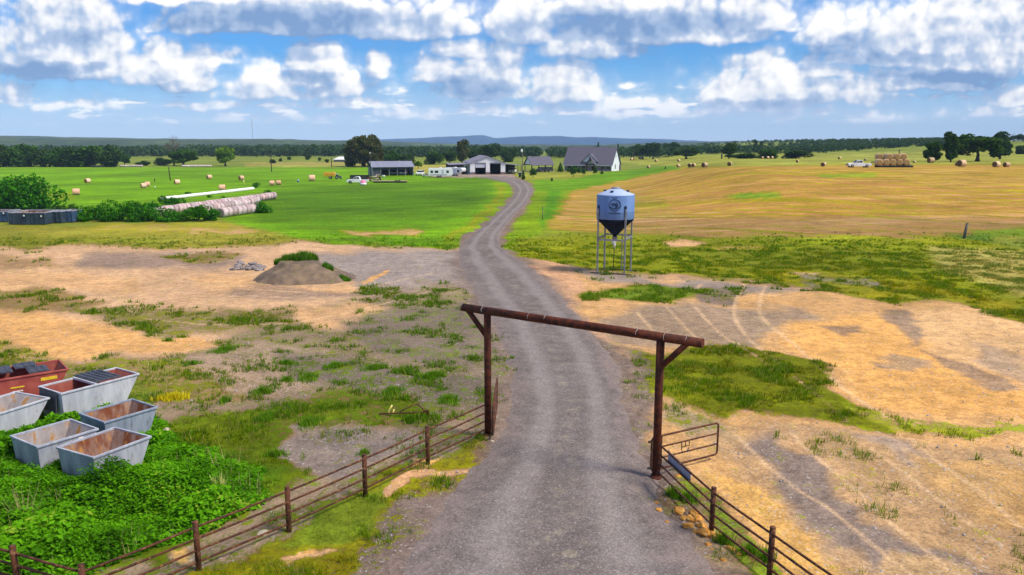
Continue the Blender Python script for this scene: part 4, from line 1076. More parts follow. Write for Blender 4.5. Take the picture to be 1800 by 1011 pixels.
for i, (px, py, s, lb_) in enumerate([
    (1241, 939, .27, "big bright orange rock at the foot of the first post of the right fence"), (1262, 947, .24, "bright orange rock just right of the first post of the right fence"),
    (1222, 903, .20, "rust orange rock at the top of the heap by the right fence"), (1192, 900, .22, "flat orange rock at the left end of the heap by the right fence"),
    (1203, 912, .14, "small orange rock under the flat rock at the heap's left end"), (1216, 914, .19, "pale orange rock in the middle of the heap"),
    (1229, 913, .17, "pale flat rock on the right side of the heap below the rail"), (1210, 926, .18, "orange rock at the lower left of the heap"),
    (1233, 925, .17, "reddish rock right above the biggest rock of the heap"), (1223, 935, .13, "small rock at the lower edge of the heap"),
    (1283, 966, .15, "yellow orange rock below the heap in the grass of the right fence"), (1300, 975, .12, "smaller yellow rock farther along the right fence"),
    (1244, 958, .12, "lone small orange rock below the biggest rock"), (1252, 966, .08, "pebble sized orange stone near the road edge below the heap"), (1271, 985, .10, "small orange stone in bare dirt near the right fence"),
    (1154, 884, .10, "small pinkish stone at the road edge left of the heap"), (1158, 897, .13, "pink flat stone at the road edge left of the heap"), (1172, 918, .09, "tiny pinkish stone at the road edge below the flat pink one"),
    (1192, 838, .12, "pinkish stone in the grass at the foot of the right gateway post")]):
    rock("rock", gp(px, py) - Vector((0, 0, .03)), (s * 1.05, s * .85, s * .55), ROCK, lb_, GR_, 100 + i)
for i, (px, py, s, lb_) in enumerate([(463, 940, .17, "pale round stone beside the left pipe fence"), (292, 756, .15, "flat white stone right of the blue grey container"), (404, 951, .1, "small pale stone under the left pipe fence"),
                                      (448, 957, .09, "tiny pale stone right of the small pale stone under the left fence"), (866, 715 + 60, .07, "small pale stone at the foot of the left gateway post")]):
    rock("rock", gp(px, py) - Vector((0, 0, .03)), (s * 1.3, s, s * .5), PALE, lb_, "pale stones near the left fence", 160 + i)

# rusty bent frame and the yellow stake lying in the grass
p = gp(720, 730); o = empty("scrap_frame", p, R(4), "rusty bent pipe frame lying on the gravelly grass behind the left fence", "scrap metal")
MB().tube([(-1.25, 0, .08), (-.5, .02, .10), (.75, -.02, .12)], .035, 8).build("bar", RUSTF, o)
MB().tube([(-.4, .05, .14), (.15, .5, .28), (.32, .55, .27), (.62, .12, .13)], .028, 8).build("brace", RUSTF, o)
MB().box((.68, 0, .14), (.22, .10, .12)).build("bracket", RUST, o)
YELP = mat("yellow_plastic", (.80, .72, .22), (.70, .58, .12), 8, .5)
p = gp(687, 729); o = empty("yellow_strap", p, 0, "pale yellow bent strap sticking up beside the rusty frame", "strap")
MB().tube([(-.05, 0, .02), (-.10, 0, .16), (-.02, 0, .26), (.06, .02, .40)], .035, 6).tube([(-.05, 0, .03), (.08, 0, .05), (.14, .02, .22)], .03, 6).build("strap", YELP, o)

# ------------------------------------------------------------------ slant-sided refuse containers
GALV = mat("grey_paint", (.27, .285, .345), (.42, .435, .495), 1.6, .55, .1, bump=.08, c3=(.20, .15, .13), s3=5, lo3=.56, hi3=.74, stretch=(1.6, 1.6, .45))
GALVL = mat("pale_grey_paint", (.38, .39, .445), (.52, .53, .58), 1.5, .55, .1, bump=.08, c3=(.28, .22, .20), s3=5, lo3=.57, hi3=.74, stretch=(1.6, 1.6, .45))
BLUEG = mat("blue_grey_paint", (.18, .215, .29), (.30, .335, .41), 1.6, .55, .1, bump=.08, c3=(.15, .12, .11), s3=5, lo3=.56, hi3=.74, stretch=(1.6, 1.6, .45))
REDP = mat("faded_red_paint", (.28, .050, .042), (.38, .085, .065), 2, .6, bump=.08, c3=(.18, .05, .04), s3=8)
INRUST = mat("rusty_inside", (.30, .22, .19), (.17, .050, .020), 1.3, .85, c3=(.40, .20, .06), s3=2.0, lo3=.52, hi3=.66, stretch=(1.5, 1.5, .6))
INRED = mat("red_inside", (.24, .055, .045), (.33, .10, .07), 2, .8, c3=(.10, .03, .025), s3=4)
INGREY = mat("grey_inside", (.25, .22, .22), (.38, .35, .35), 1.6, .7, c3=(.36, .19, .06), s3=1.7, lo3=.50, hi3=.62, stretch=(1.5, 1.5, .6))
LID = mat("black_plastic_lid", (.030, .032, .045), (.055, .058, .075), 3, .5)
DECALY = mat("yellow_decal", (.72, .50, .03), (.62, .38, .02), 9, .5)
DECALW = mat("white_decal", (.72, .70, .68), (.6, .58, .56), 9, .5)

def container(wpx, npx, epx, spx, h, slant, mo, mi_, label, drop=0.0, group="refuse containers in the weeds", both=0.0):
    """rim corners W,N,E,S in the photo; the N-E end slants outward"""
    W_, N_, E_, S_ = [on_plane_z(*q, h) for q in (wpx, npx, epx, spx)]
    c = (W_ + N_ + E_ + S_) / 4
    u = ((E_ - S_) + (N_ - W_)); u.z = 0; ln = u.length / 2; u.normalize()
    v = Vector((-u.y, u.x, 0)); wd = (abs((W_ - S_).dot(v)) + abs((N_ - E_).dot(v))) / 2
    o = empty("refuse_container", (c.x, c.y, Hf(c.x, c.y) - drop), math.atan2(u.y, u.x), label, "dumpster", group)
    hl, hw = ln / 2, wd / 2; tp = .06; ti = .03
    # outer shell: closed floor, open top
    def shell(inset, z0, z1):
        return [(-hl + tp + both + inset, -hw + tp + inset, z0), (hl - slant - inset, -hw + tp + inset, z0), (hl - slant - inset, hw - tp - inset, z0), (-hl + tp + both + inset, hw - tp - inset, z0),
                (-hl + inset, -hw + inset, z1), (hl - inset, -hw + inset, z1), (hl - inset, hw - inset, z1), (-hl + inset, hw - inset, z1)]
    fs = [(0, 1, 2, 3), (0, 1, 5, 4), (1, 2, 6, 5), (2, 3, 7, 6), (3, 0, 4, 7)]
    MB().add(shell(0, .06, h), fs).build("body", mo, o)
    MB().add(shell(ti, .09, h + .001), fs).build("lining", mi_, o)
    r = MB(); t = .075
    for (x, y, dx, dy) in ((0, -hw, ln + t, t), (0, hw, ln + t, t)): r.box((x, y, h + .005), (dx, dy, t))
    for x in (-hl, hl): r.box((x, 0, h + .006), (t * .96, wd - t, t * .94))
    r.build("rim", mo, o, bevel=.012)
        # stiffener flats down the slanted end and corner gussets
    for y in (-hw * .75, hw * .75): MB().box((-hl * .05, y, .03), (ln * .55, .10, .07)).build("skid", CHAIN, o)
    return o, hl, hw, h
CB = "refuse containers in the weeds"
container((103, 787), (200, 751), (266, 768), (162, 804), 1.02, .42, GALV, INRUST, "nearest grey slant sided container, empty and rusty inside, deepest in the weeds", drop=.02)
o, hl, hw, h = container((16, 768), (120, 737.5), (175, 753.5), (69, 784), 1.02, .40, GALV, INGREY, "grey slant sided container with orange rust streaks inside, touching the nearest container", drop=.02)
MB().box((hl * .42, -hw * .985, h * .86), (.16, .02, .13)).build("sticker", DECALW, o)
container((136, 729.5), (228, 703), (280, 716), (188, 741.5), 1.02, .38, BLUEG, INRUST, "blue grey slant sided container with red rust inside, below the lidded grey one")
container((-60, 715), (33, 689), (79.5, 701.5), (-8, 731), 1.10, .75, GALVL, INGREY, "pale grey steeply slanted container cut off by the left edge")
o, hl, hw, h = container((69, 680), (201.5, 648), (245.6, 657), (107.6, 693), 1.32, .75, GALVL, INRED, "long pale grey slanted container with a black lid and red inside")
def lid(o, x0, x1, y0, y1, z, tilt, nm="lid", ribs=5):
    q = MB(); q.box(((x0 + x1) / 2, (y0 + y1) / 2, z), (x1 - x0, y1 - y0, .05), rx=tilt)
    for k in range(ribs):
        x = x0 + (x1 - x0) * (k + .5) / ribs; q.box((x, (y0 + y1) / 2, z + .035), ((x1 - x0) / ribs * .45, (y1 - y0) * .92, .03), rx=tilt)
    return q.build(nm, LID, o, bevel=.008)
lid(o, -hl * .12, hl * .55, -hw + .05, hw + .05, h + .10, .0)
MB().box((-hl * .14, 0, h + .03), (.09, hw * 2, .09)).build("crossbar", GALVL, o)
q = MB(); q.box((-hl - .09, .05, h * .72), (.05, hw * 1.5, h * .62), ry=.12); q.build("open_lid", LID, o)
o, hl, hw, h = container((-45, 655), (92, 636), (131, 647), (3, 669), 1.25, .62, REDP, INRED, "faded red container with black lids behind the lidded grey one")
lid(o, -hl * .02, hl * .52, -hw + .05, hw * .1, h + .09, 0, ribs=3); lid(o, -hl * .28, hl * .30, hw * .12, hw + .03, h + .11, 0, ribs=3); lid(o, -hl * .98, -hl * .36, -hw * .2, hw, h + .09, .02, ribs=3)
dm = MB(); dm.box((hl * .48, -hw * .987 - .004, h * .80), (.62, .012, .14)); dm.build("decal", DECALY, o)
MB().box((-hl * .36, -hw * .985 - .004, h * .66), (.50, .012, .06)).build("decal", DECALY, o); MB().box((-hl * .36, -hw * .978 - .004, h * .52), (.38, .012, .05)).build("decal", DECALW, o)
container((-170, 690), (-60, 668), (9, 677), (-90, 702), 1.15, .5, GALV, INGREY, "grey container almost wholly cut off by the left edge, left of the red one")

# ------------------------------------------------------------------ dark open containers by the big bush, far left
NAVY = mat("dark_navy_paint", (.020, .034, .052), (.040, .062, .088), 1.5, .5, bump=.05, c3=(.03, .05, .05), s3=5)
NAVYB = mat("navy_blue_paint", (.03, .06, .13), (.05, .09, .17), 1.5, .5, bump=.05)
BLK = mat("black_mark", (.008, .008, .010), None, 3, .6)
def rolloff(px0, px1, pyb, h, depth, m, label, marks=(), inn=None):
    a, b = gp(px0, pyb), gp(px1, pyb); c = (a + b) / 2; w_ = (b - a).length
    o = empty("roll_off_container", c + Vector((0, depth / 2, 0)), 0, label, "dumpster", "dark open containers at the far left")
    x, y = w_ / 2, depth / 2
    t = .05
    MB().add([(-x, -y, .1), (x, -y, .1), (x, y, .1), (-x, y, .1), (-x, -y, h), (x, -y, h), (x, y, h), (-x, y, h)], [(0, 1, 2, 3), (0, 1, 5, 4), (1, 2, 6, 5), (2, 3, 7, 6), (3, 0, 4, 7)]).build("body", m, o)
    MB().add([(-x + t, -y + t, .14), (x - t, -y + t, .14), (x - t, y - t, .14), (-x + t, y - t, .14), (-x + t, -y + t, h + .001), (x - t, -y + t, h + .001), (x - t, y - t, h + .001), (-x + t, y - t, h + .001)], [(0, 1, 2, 3), (0, 1, 5, 4), (1, 2, 6, 5), (2, 3, 7, 6), (3, 0, 4, 7)]).build("lining", INRUST, o)
    r = MB()
    for yy in (-y, y): r.box((0, yy, h + .03), (w_ + .1, .12, .1))
    for xx in (-x, x): r.box((xx, 0, h + .03), (.12, depth - .12, .098))
    r.build("rim", GALV, o)
    rb2 = MB(); nr = max(3, int(w_ / .55))
    for k in range(nr + 1): rb2.box((-x + w_ * k / nr, -y - .045, h * .53), (.07, .09, h * .86))
    rb2.build("stake", m, o)
    for mx, mz in marks:
        mm = MB(); mm.box((mx * x, -y - .105, mz * h), (.24, .03, .42)); k = mm.build("decal_plate", BLK, o)
        MB().lathe([(.001, 0), (.13, 0), (.13, .02), (.001, .02)], 14, M=Matrix.Translation((mx * x, -y - .12, mz * h + .1)) @ Matrix.Rotation(R(90), 4, 'X'), smooth=False).build("emblem", DECALW, k)
    return o
rolloff(-34, 15, 391, 1.5, 3.0, NAVYB, "blue open container at the very left edge of the dark row", [(.75, .8)])
rolloff(17, 80, 395.5, 1.62, 4.5, NAVY, "longest dark container of the row beside the big bush, with two white marks", [(-.12, .72), (.84, .68)])
rolloff(86, 108, 393.0, 1.6, 2.6, NAVY, "narrow dark container right of the longest one", [(-.6, .8)])
rolloff(109.5, 128, 391.5, 1.6, 2.6, NAVYB, "dark blue container at the right end of the dark row", [(-.85, .75)])

# ------------------------------------------------------------------ gravel mound and rubble
p = gp(509, 500); MK = pxm(gp(513, 490))
mx = 100 * MK; mh = 33 * MK
gx_, gy_ = np.meshgrid(np.linspace(-1.25, 1.35, 90), np.linspace(-1.1, 1.2, 70))
rr = np.hypot(gx_ * (1 + .25 * (gx_ < 0)), gy_) + (fbm(gx_ * 3, gy_ * 3, 4, 5) - .5) * .22
prof = np.clip(1 - rr, 0, 1); zz = np.minimum(prof * 1.42, .78 + .20 * prof) + ((fbm(gx_ * 9, gy_ * 9, 4, 6) - .5) * .14 + (fbm(gx_ * 4, gy_ * 4, 3, 16) - .5) * .22) * ss(prof * 4)
zz = np.where(prof <= 0, -.06, zz * ss(prof * 9)) 
cy = p.y + mx * .62
mv = np.stack([(gx_ * mx).ravel(), (gy_ * mx * .72).ravel(), (zz * mh).ravel() - .03], 1)
i0 = (np.arange(69)[:, None] * 90 + np.arange(89)[None]).ravel()
MOUND = mat("gravel_heap", (.11, .08, .062), (.20, .14, .09), 1.1, .95, bump=.6, c3=(.13, .13, .04), s3=1.7, lo3=.56, hi3=.70)
o = empty("gravel_mound", (p.x, cy, 0), 0, "brown gravel mound with bright green grass growing on top", "mound")
np_mesh("heap", mv, np.stack([i0, i0 + 1, i0 + 91, i0 + 90], 1), MOUND, smooth=True, parent=o)
LF_GRASS = leaf_mat("tall_grass", (.035, .12, .006), (.10, .24, .012), (.22, .26, .03))
def grass_tuft(n, cx, cy_, rx, ry, hgt, zf):
    a = rng.uniform(0, 6.28, n); r_ = np.sqrt(rng.random(n)); x = cx + rx * r_ * np.cos(a); y = cy_ + ry * r_ * np.sin(a); z = zf(x, y)
    h_ = hgt * rng.uniform(.5, 1.1, n); d = rng.uniform(0, 6.28, n); w_ = .05
    lean = rng.uniform(0, .5, n) * h_
    V = np.stack([np.stack([x - w_ * np.sin(d), y + w_ * np.cos(d), z], 1), np.stack([x + w_ * np.sin(d), y - w_ * np.cos(d), z], 1),
                  np.stack([x + lean * np.cos(d), y + lean * np.sin(d), z + h_], 1)], 1).reshape(-1, 3)
    return V, np.arange(3 * n).reshape(-1, 3)
from_m = lambda x, y: mh * np.interp(np.hypot(x / mx, y / (mx * .72)), [0, .2, .42, .65, 1], [.95, .92, .78, .46, 0]) - .1
Vs = []; Fs = []; b0 = 0
for a in ((2600, .0 * mx, .1 * mx, .32 * mx, .15 * mx, .72), (1100, -.28 * mx, .06 * mx, .16 * mx, .12 * mx, .5), (700, .12 * mx, .12 * mx, .16 * mx, .1 * mx, .95), (500, .54 * mx, -.1 * mx, .09 * mx, .08 * mx, .5), (260, .86 * mx, -.25 * mx, .10 * mx, .06 * mx, .35)):
    v_, f_ = grass_tuft(*a, from_m); Vs.append(v_); Fs.append(f_ + b0); b0 += len(v_)
V_ = np.concatenate(Vs); g_ = np_mesh("grass_cap", V_, np.concatenate(Fs), LF_GRASS, {'rnd': ('FLOAT', np.repeat(rng.random(len(V_) // 3), 3))}, parent=o)
CONC = mat("broken_concrete", (.16, .13, .125), (.36, .31, .30), 4, .9, bump=.4, c3=(.06, .05, .055), s3=3, lo3=.5, hi3=.62)
r = random.Random(3)
for i in range(26):
    px = r.uniform(406, 464); py = r.uniform(464, 476); s = r.uniform(.18, .42)
    q = gp(px, py); rk = rock("rubble_piece", q - Vector((0, 0, .04)), (s * 1.5, s * .9, s * r.uniform(.35, .7)), CONC, "chunk of grey rubble in the pile left of the gravel mound", "rubble pile beside the gravel mound", 300 + i)
    rk["category"] = "rubble"
# ------------------------------------------------------------------ feed bin
POLY = mat("pale_blue_poly", (.10, .185, .40), (.135, .23, .46), .8, .5, c3=(.085, .155, .34), s3=2, stretch=(1.5, 1.5, .3))
POLYT = mat("pale_white_poly", (.30, .38, .56), (.36, .44, .62), .8, .45)
CONE = mat("dark_blue_poly", (.006, .009, .024), (.010, .014, .034), 1, .75, spec=.12)
STEEL = mat("galvanised_steel", (.22, .22, .24), (.34, .34, .36), 3, .5, .5)
INK = mat("dark_blue_print", (.012, .025, .075), (.016, .03, .085), 4, .6)
WHP = mat("white_plastic", (.72, .72, .72), (.62, .62, .63), 3, .5)
LAMPG = mat("white_paint", (.78, .78, .78), (.70, .70, .70), 2, .45)
f1, f2, f3 = gp(1048.5, 481), gp(1098, 484), gp(1102, 474)
u = (f2 - f1); wd = u.length; u.normalize(); v = Vector((-u.y, u.x, 0))
cc = f1 + u * wd / 2 + v * wd / 2
sb = empty("feed_bin", cc, math.atan2(u.y, u.x), "pale blue round feed bin with dark cone on steel legs", "silo")
SK = pxm(cc)
zof = lambda py: post_top(Vector((cc.x, cc.y, cc.z)), py)
Rd = 32.6 * SK
z_sh, z_cone_t, z_cone_b, z_top = zof(342), zof(384), zof(414), zof(331.5)
MB().lathe([(Rd * .985, z_cone_t), (Rd, z_cone_t + .05), (Rd, z_cone_t + .6), (Rd * 1.003, z_cone_t + .62), (Rd * 1.003, z_cone_t + .68), (Rd, z_cone_t + .70), (Rd * 1.0, z_sh - .06), (Rd * .985, z_sh)], 64).build("tank", POLY, sb)
MB().lathe([(Rd * .985, z_sh), (Rd * .97, z_sh + .03), (Rd * .62, z_sh + (z_top - z_sh) * .48), (Rd * .34, z_sh + (z_top - z_sh) * .86), (Rd * .22, z_top), (.001, z_top)], 64).build("dome", POLYT, sb)
MB().lathe([(Rd * .225, z_top - .02), (Rd * .235, z_top + .05), (Rd * .235, z_top + .10), (.001, z_top + .14)], 32).build("lid", STEEL, sb)
for a in (-95, 170, 10):
    MB().box((Rd * .62 * math.cos(R(a)), Rd * .62 * math.sin(R(a)), z_sh + (z_top - z_sh) * .5 + .05), (.22, .22, .14), rz=R(a)).build("lifting_lug", INK, sb)
MB().lathe([(Rd * .985, z_cone_t), (Rd * .97, z_cone_t - .12), (Rd * .66, z_cone_t - (z_cone_t - z_cone_b) * .40), (.17, z_cone_b), (.17, z_cone_b - .12)], 64).build("cone", CONE, sb)
MB().lathe([(.24, z_cone_b - .1), (.24, z_cone_b - .30), (.16, z_cone_b - .34), (.15, z_cone_b - .5)], 20).build("outlet", STEEL, sb)
q = MB(); q.tube([(0, 0, z_cone_b - .45), (-.10, -.05, z_cone_b - .62), (.05, -.12, z_cone_b - .80), (-.02, -.1, z_cone_b - 1.05)], [.17, .15, .10, .05], 10); q.build("discharge_sock", WHP, sb)
MB().tube([(0, 0, z_cone_b - .5), (-.12, .1, .05)], .035, 8).build("pull_rod", CHAIN, sb)
hl_ = wd / 2
for sx_ in (-1, 1):
    for sy_ in (-1, 1):
        lx, ly = sx_ * hl_ * .96, sy_ * hl_ * .96
        k = Rd * .98 / math.hypot(lx, ly)
        tx, ty = lx * min(1, k) * .98, ly * min(1, k) * .98
        q = MB(); q.box((lx, ly, (z_cone_t + .9) / 2), (.13, .13, z_cone_t + .9)); q.build("leg", STEEL, sb)
        MB().box((lx, ly, .03), (.34, .34, .06)).build("foot_plate", STEEL, sb)
        MB().box((lx * .985, ly * .985, z_cone_t + .70), (.16, .16, .9)).build("leg_bracket", INK, sb)
zr_ = z_cone_b - .05
for y_ in (-1, 1): MB().box((0, y_ * hl_ * .96, zr_ - (.22 if y_ < 0 else 0)), (wd * .96, .10, .14)).build("cross_rail", STEEL, sb)
for x_ in (-1, 1): MB().box((x_ * hl_ * .96, 0, zr_ - .1), (.10, wd * .96, .14)).build("side_rail", STEEL, sb)
for y_ in (-1, 1): MB().box((0, y_ * hl_ * .96, .075), (wd * 1.45, .14, .06)).build("skid", CHAIN, sb)
MB().box((hl_ * .30, hl_ * .96, zr_ / 2), (.07, .07, zr_)).build("pipe_post", STEEL, sb)
# printed badge on the tank, facing the camera
ang0 = math.atan2(-cc.y, -cc.x + 4) - math.atan2(u.y, u.x)
def on_tank(a, z, off=.012):
    th = ang0 + a / Rd; return Vector(((Rd + off) * math.cos(th), (Rd + off) * math.sin(th), z))
zc_ = (zof(358.5)); ax_ = -.16
def stroke(name, pts, w_):
    q = MB(); q.tube([on_tank(ax_ + x, zc_ + z) for x, z in pts], w_, 6); return q
ring = [(.48 * math.cos(R(a)), .48 * math.sin(R(a))) for a in range(0, 361, 12)]
bd = stroke("badge", ring, .028).build("badge_ring", INK, sb)
for nm, pts, w_ in [("glyph", [(-.20, .16), (-.28, .08), (-.20, .0), (-.08, .0), (-.03, .08), (-.08, .16), (-.20, .16)], .045), ("glyph", [(.06, .16), (.02, .08), (.08, .0), (.20, .0), (.25, .08), (.20, .16), (.06, .16)], .045),
                    ("glyph", [(.24, .14), (.25, -.06), (.17, -.15), (.05, -.15)], .045), ("badge_bar", [(-.38, -.10), (-.30, -.22), (-.12, -.28), (.10, -.28), (.28, -.22), (.38, -.10)], .05)]:
    stroke(nm, pts, w_).build(nm, INK, sb)
for i in range(8):
    x0 = -.44 + i * .115
    stroke("letter", [(x0, -.70), (x0 + .03 * (i % 2), -.62), (x0 + .07, -.64), (x0 + .07 - .03 * (i % 3 == 0), -.71)], .016).build("letter", INK, sb)
for i in range(5):
    x0 = -.22 + i * .10
    stroke("letter", [(x0, .60), (x0 + .01, .66), (x0 + .06, .66), (x0 + .06, .60)], .012).build("letter", INK, sb)

# ------------------------------------------------------------------ buildings
MROOF = mat("purple_grey_metal_roof", (.19, .165, .20), (.24, .21, .25), .6, .5, .2, stretch=(1, 1, 1))
SHING = mat("dark_shingles", (.080, .074, .105), (.125, .117, .155), 3, .9, bump=.2)
WSID = mat("white_siding", (.64, .64, .68), (.72, .72, .75), 1.2, .6)
WSIDB = mat("bluish_white_siding", (.62, .66, .74), (.68, .72, .78), 1.2, .6)
WAIN = mat("brown_stone_base", (.14, .10, .10), (.20, .15, .15), 3, .9)
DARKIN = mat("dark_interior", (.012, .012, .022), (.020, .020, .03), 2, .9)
TIMB = mat("dark_timber", (.055, .032, .025), (.09, .05, .035), 4, .8)
GLASS = mat("dark_window_glass", (.015, .02, .03), (.025, .03, .045), 3, .15, spec=.6)
LGREY = mat("light_grey_door", (.42, .44, .52), (.50, .52, .60), 2, .5)
PORCHW = mat("mauve_brick", (.36, .30, .34), (.46, .40, .43), 6, .85)
CREAM = mat("cream_trim", (.62, .56, .42), (.55, .48, .34), 3, .7)
TAUPE = mat("taupe_steel", (.20, .19, .22), (.25, .24, .27), 2, .6)

def frame_at(name, p, ux, label, cat):
    return empty(name, p, math.atan2(ux.y, ux.x), label, cat)

# barn: gable front with two door bays, roofed lean-tos both sides; x along the front, y to the back
p0, p1 = gp(826.5, 306.8), gp(888.5, 306.8); c = (p0 + p1) / 2; K = pxm(c)
bw = (p1 - p0).length; ang = R(8)
barn = empty("barn", c, ang, "grey white metal barn with two big garage bays and lean-tos on both sides", "barn")
hb, eh, ph, bl = bw / 2, 20 * K, 31.5 * K, 27.0
dz = 19.8 * K; d1a, d1b, d2a, d2b = -hb + 9.2 * K, -hb + 27 * K, -hb + 35.5 * K, -hb + 53.3 * K
w_ = MB(); t = .15
for xa, xb in ((-hb, d1a), (d1b, d2a), (d2b, hb)):
    w_.box(((xa + xb) / 2, .075, eh / 2), (xb - xa, t, eh))
w_.prism([(-hb, eh - .02), (hb, eh - .02), (0, ph)], .0, .15)
for xa, xb in ((d1a, d1b), (d2a, d2b)): w_.box(((xa + xb) / 2, .075, (dz + eh) / 2), (xb - xa, t, max(.05, eh - dz)))
for s in (-1, 1): w_.box((s * (hb - .075), bl / 2, eh / 2), (t, bl - .32, eh))
w_.box((0, bl - .08, eh / 2), (bw, t, eh)); w_.prism([(-hb, eh - .02), (hb, eh - .02), (0, ph)], bl - .15, bl)
w_.build("wall", WSID, barn)
for xa, xb in ((-hb, d1a), (d1b, d2a), (d2b, hb)):
    MB().box(((xa + xb) / 2, -.04, .42), (xb - xa - .02, .08, .84)).build("wainscot", WAIN, barn)
for (xa, xb, drop) in ((d1a, d1b, .40), (d2a, d2b, .06)):
    dr = MB(); dr.box(((xa + xb) / 2, .20, dz - dz * drop / 2), (xb - xa, .06, dz * drop)).build("garage_door", LGREY, barn)
    fr = MB(); fr.box((xa - .06, -.02, dz / 2), (.12, .05, dz)); fr.box((xb + .06, -.02, dz / 2), (.12, .05, dz)); fr.box(((xa + xb) / 2, -.02, dz + .06), (xb - xa + .24, .05, .12)); fr.build("door_frame", TIMB, barn)
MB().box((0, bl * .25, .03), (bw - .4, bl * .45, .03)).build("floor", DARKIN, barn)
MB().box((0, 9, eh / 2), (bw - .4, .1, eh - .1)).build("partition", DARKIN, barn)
ov = .45; sl_ = (ph - eh) / hb
for s in (-1, 1):
    q = [(0, -ov, ph + .10), (s * (hb + .35), -ov, eh - .35 * sl_ + .10), (s * (hb + .35), bl + ov, eh - .35 * sl_ + .10), (0, bl + ov, ph + .10)]
    if s > 0: q = q[::-1]
    q = q if s < 0 else q
    MB().slab(q[::-1] if Vector(q[1]).__sub__(Vector(q[0])).cross(Vector(q[3]) - Vector(q[0])).z < 0 else q, .09).build("roof", MROOF, barn)
# left lean-to
ll = 37 * K; zlo = 17.2 * K; ldp = 23.0
q = [(-hb - .36, .5, eh - .38), (-hb - .36, ldp, eh - .38), (-hb - ll, ldp, zlo), (-hb - ll, .5, zlo)]
MB().slab(q, .09).build("lean_to_roof", MROOF, barn)
for yy in (.8, 8, 15, 22): MB().box((-hb - ll + .3, yy, zlo / 2 - .03), (.18, .18, zlo - .06)).build("lean_to_post", TIMB, barn)
MB().box((-hb - ll * .5, ldp - .3, zlo * .45), (ll * .9, .1, zlo * .9)).build("lean_to_back", TAUPE, barn)
# right lean-to
lr = 30 * K; zro = 15.6 * K
q = [(hb + .36, .3, eh - .35), (hb + lr, .3, zro), (hb + lr, 16, zro), (hb + .36, 16, eh - .35)]
MB().slab(q, .09).build("lean_to_roof", MROOF, barn)
for yy in (.6, 8, 15.4):
    for xx in (lr - .3, lr * .55): MB().box((hb + xx, yy, zro / 2), (.18, .18, zro + (lr - xx) / lr * 1.0 - .1)).build("lean_to_post", TIMB, barn)
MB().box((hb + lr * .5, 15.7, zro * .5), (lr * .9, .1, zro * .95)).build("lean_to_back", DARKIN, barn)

# open equipment shed
p0, p1 = gp(655, 309.6), gp(727, 308.6); c = (p0 + p1) / 2; K = pxm(c)
sw = (p1 - p0).length
shed = empty("open_shed", c, math.atan2((p1 - p0).y, (p1 - p0).x), "long open fronted equipment shed with blue grey metal roof", "shed")
ez, rz_, dp = 15.3 * K, 24 * K, 9.0
MB().slab([(-sw / 2 - .4, -.7, ez), (sw / 2 + .4, -.7, ez), (sw / 2 + .4, dp / 2, rz_ + .2), (-sw / 2 - .4, dp / 2, rz_ + .2)], .08).build("roof", mat("blue_grey_metal_roof", (.20, .205, .28), (.26, .265, .34), 1.0, .5, .2, stretch=(3, .2, 1)), shed)
MB().slab([(-sw / 2 - .4, dp / 2, rz_ + .2), (sw / 2 + .4, dp / 2, rz_ + .2), (sw / 2 + .4, dp, ez), (-sw / 2 - .4, dp, ez)], .08).build("roof", MROOF, shed)
w_ = MB(); w_.box((0, dp - .2, ez / 2), (sw, .12, ez)); w_.box((-sw / 2 + .06, dp / 2 - .2, ez / 2), (.12, dp - .3, ez - .1)); w_.box((sw / 2 - .06, dp / 2 - .2, ez / 2), (.12, dp - .3, ez - .1)); w_.build("wall", TAUPE, shed)
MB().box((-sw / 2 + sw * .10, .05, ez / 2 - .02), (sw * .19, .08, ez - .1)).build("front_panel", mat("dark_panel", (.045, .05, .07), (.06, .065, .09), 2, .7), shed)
for fx in (.0, .195, .40, .60, .80, 1.0): MB().box((-sw / 2 + .1 + (sw - .2) * fx, -.08, ez / 2 - .04), (.18, .16, ez - .08)).build("post", TAUPE, shed)

# house
Cn = gp(1075, 301.3); K = pxm(Cn)
th = R(24)
hx = Vector((-math.cos(th), math.sin(th), 0))      # along the front, to the left
house = empty("house", Cn, math.atan2(-hx.y, -hx.x), "white farmhouse with big dark shingle roof and timber porch gable", "house")
# local x runs right (towards near corner), y to the back
hlen = 81 * K / math.cos(th); hdep = 22.5 * K / math.sin(th) * .92; ez = 12.2 * K; rz_ = 39.5 * K * 1.05
w_ = MB()
w_.box((-hlen / 2, 2.2, ez / 2), (hlen - .3, .2, ez)); w_.box((-hlen / 2, hdep - .1, ez / 2), (hlen - .5, .2, ez))
w_.build("wall", PORCHW, house)
for x_ in (-.1, -hlen + .1):
    MB().prism([(0, 0), (hdep, 0), (hdep, ez), (hdep / 2, rz_ - .35), (0, ez)], -.1, .1, M=Matrix.Translation((x_, 0, 0)) @ Matrix.Rotation(R(90), 4, 'Z')).build("gable_wall", WSIDB, house)
ov = .5
sl_ = (rz_ - ez) / (hdep / 2)
MB().slab([(-hlen - ov, -.6, ez - .6 * sl_ + .35), (ov, -.6, ez - .6 * sl_ + .35), (ov, hdep / 2, rz_ + .1), (-hlen - ov, hdep / 2, rz_ + .1)], .16).build("roof", SHING, house)
MB().slab([(-hlen - ov, hdep / 2, rz_ + .1), (ov, hdep / 2, rz_ + .1), (ov, hdep + .6, ez - .6 * sl_ + .35), (-hlen - ov, hdep + .6, ez - .6 * sl_ + .35)], .16).build("roof", SHING, house)
fz = ez - .6 * sl_ + .1
MB().box((-hlen / 2, -.58, fz + .05), (hlen + 2 * ov - .04, .06, .26)).build("fascia", WSIDB, house)
for f in (.02, .18, .34, .50, .66, .80): MB().box((-hlen * f - .2, -.2, (fz) / 2), (.2, .2, fz)).build("porch_post", TIMB, house)
MB().box((-hlen / 2, 1.0, .08), (hlen, 2.4, .16)).build("porch_floor", CREAM, house)
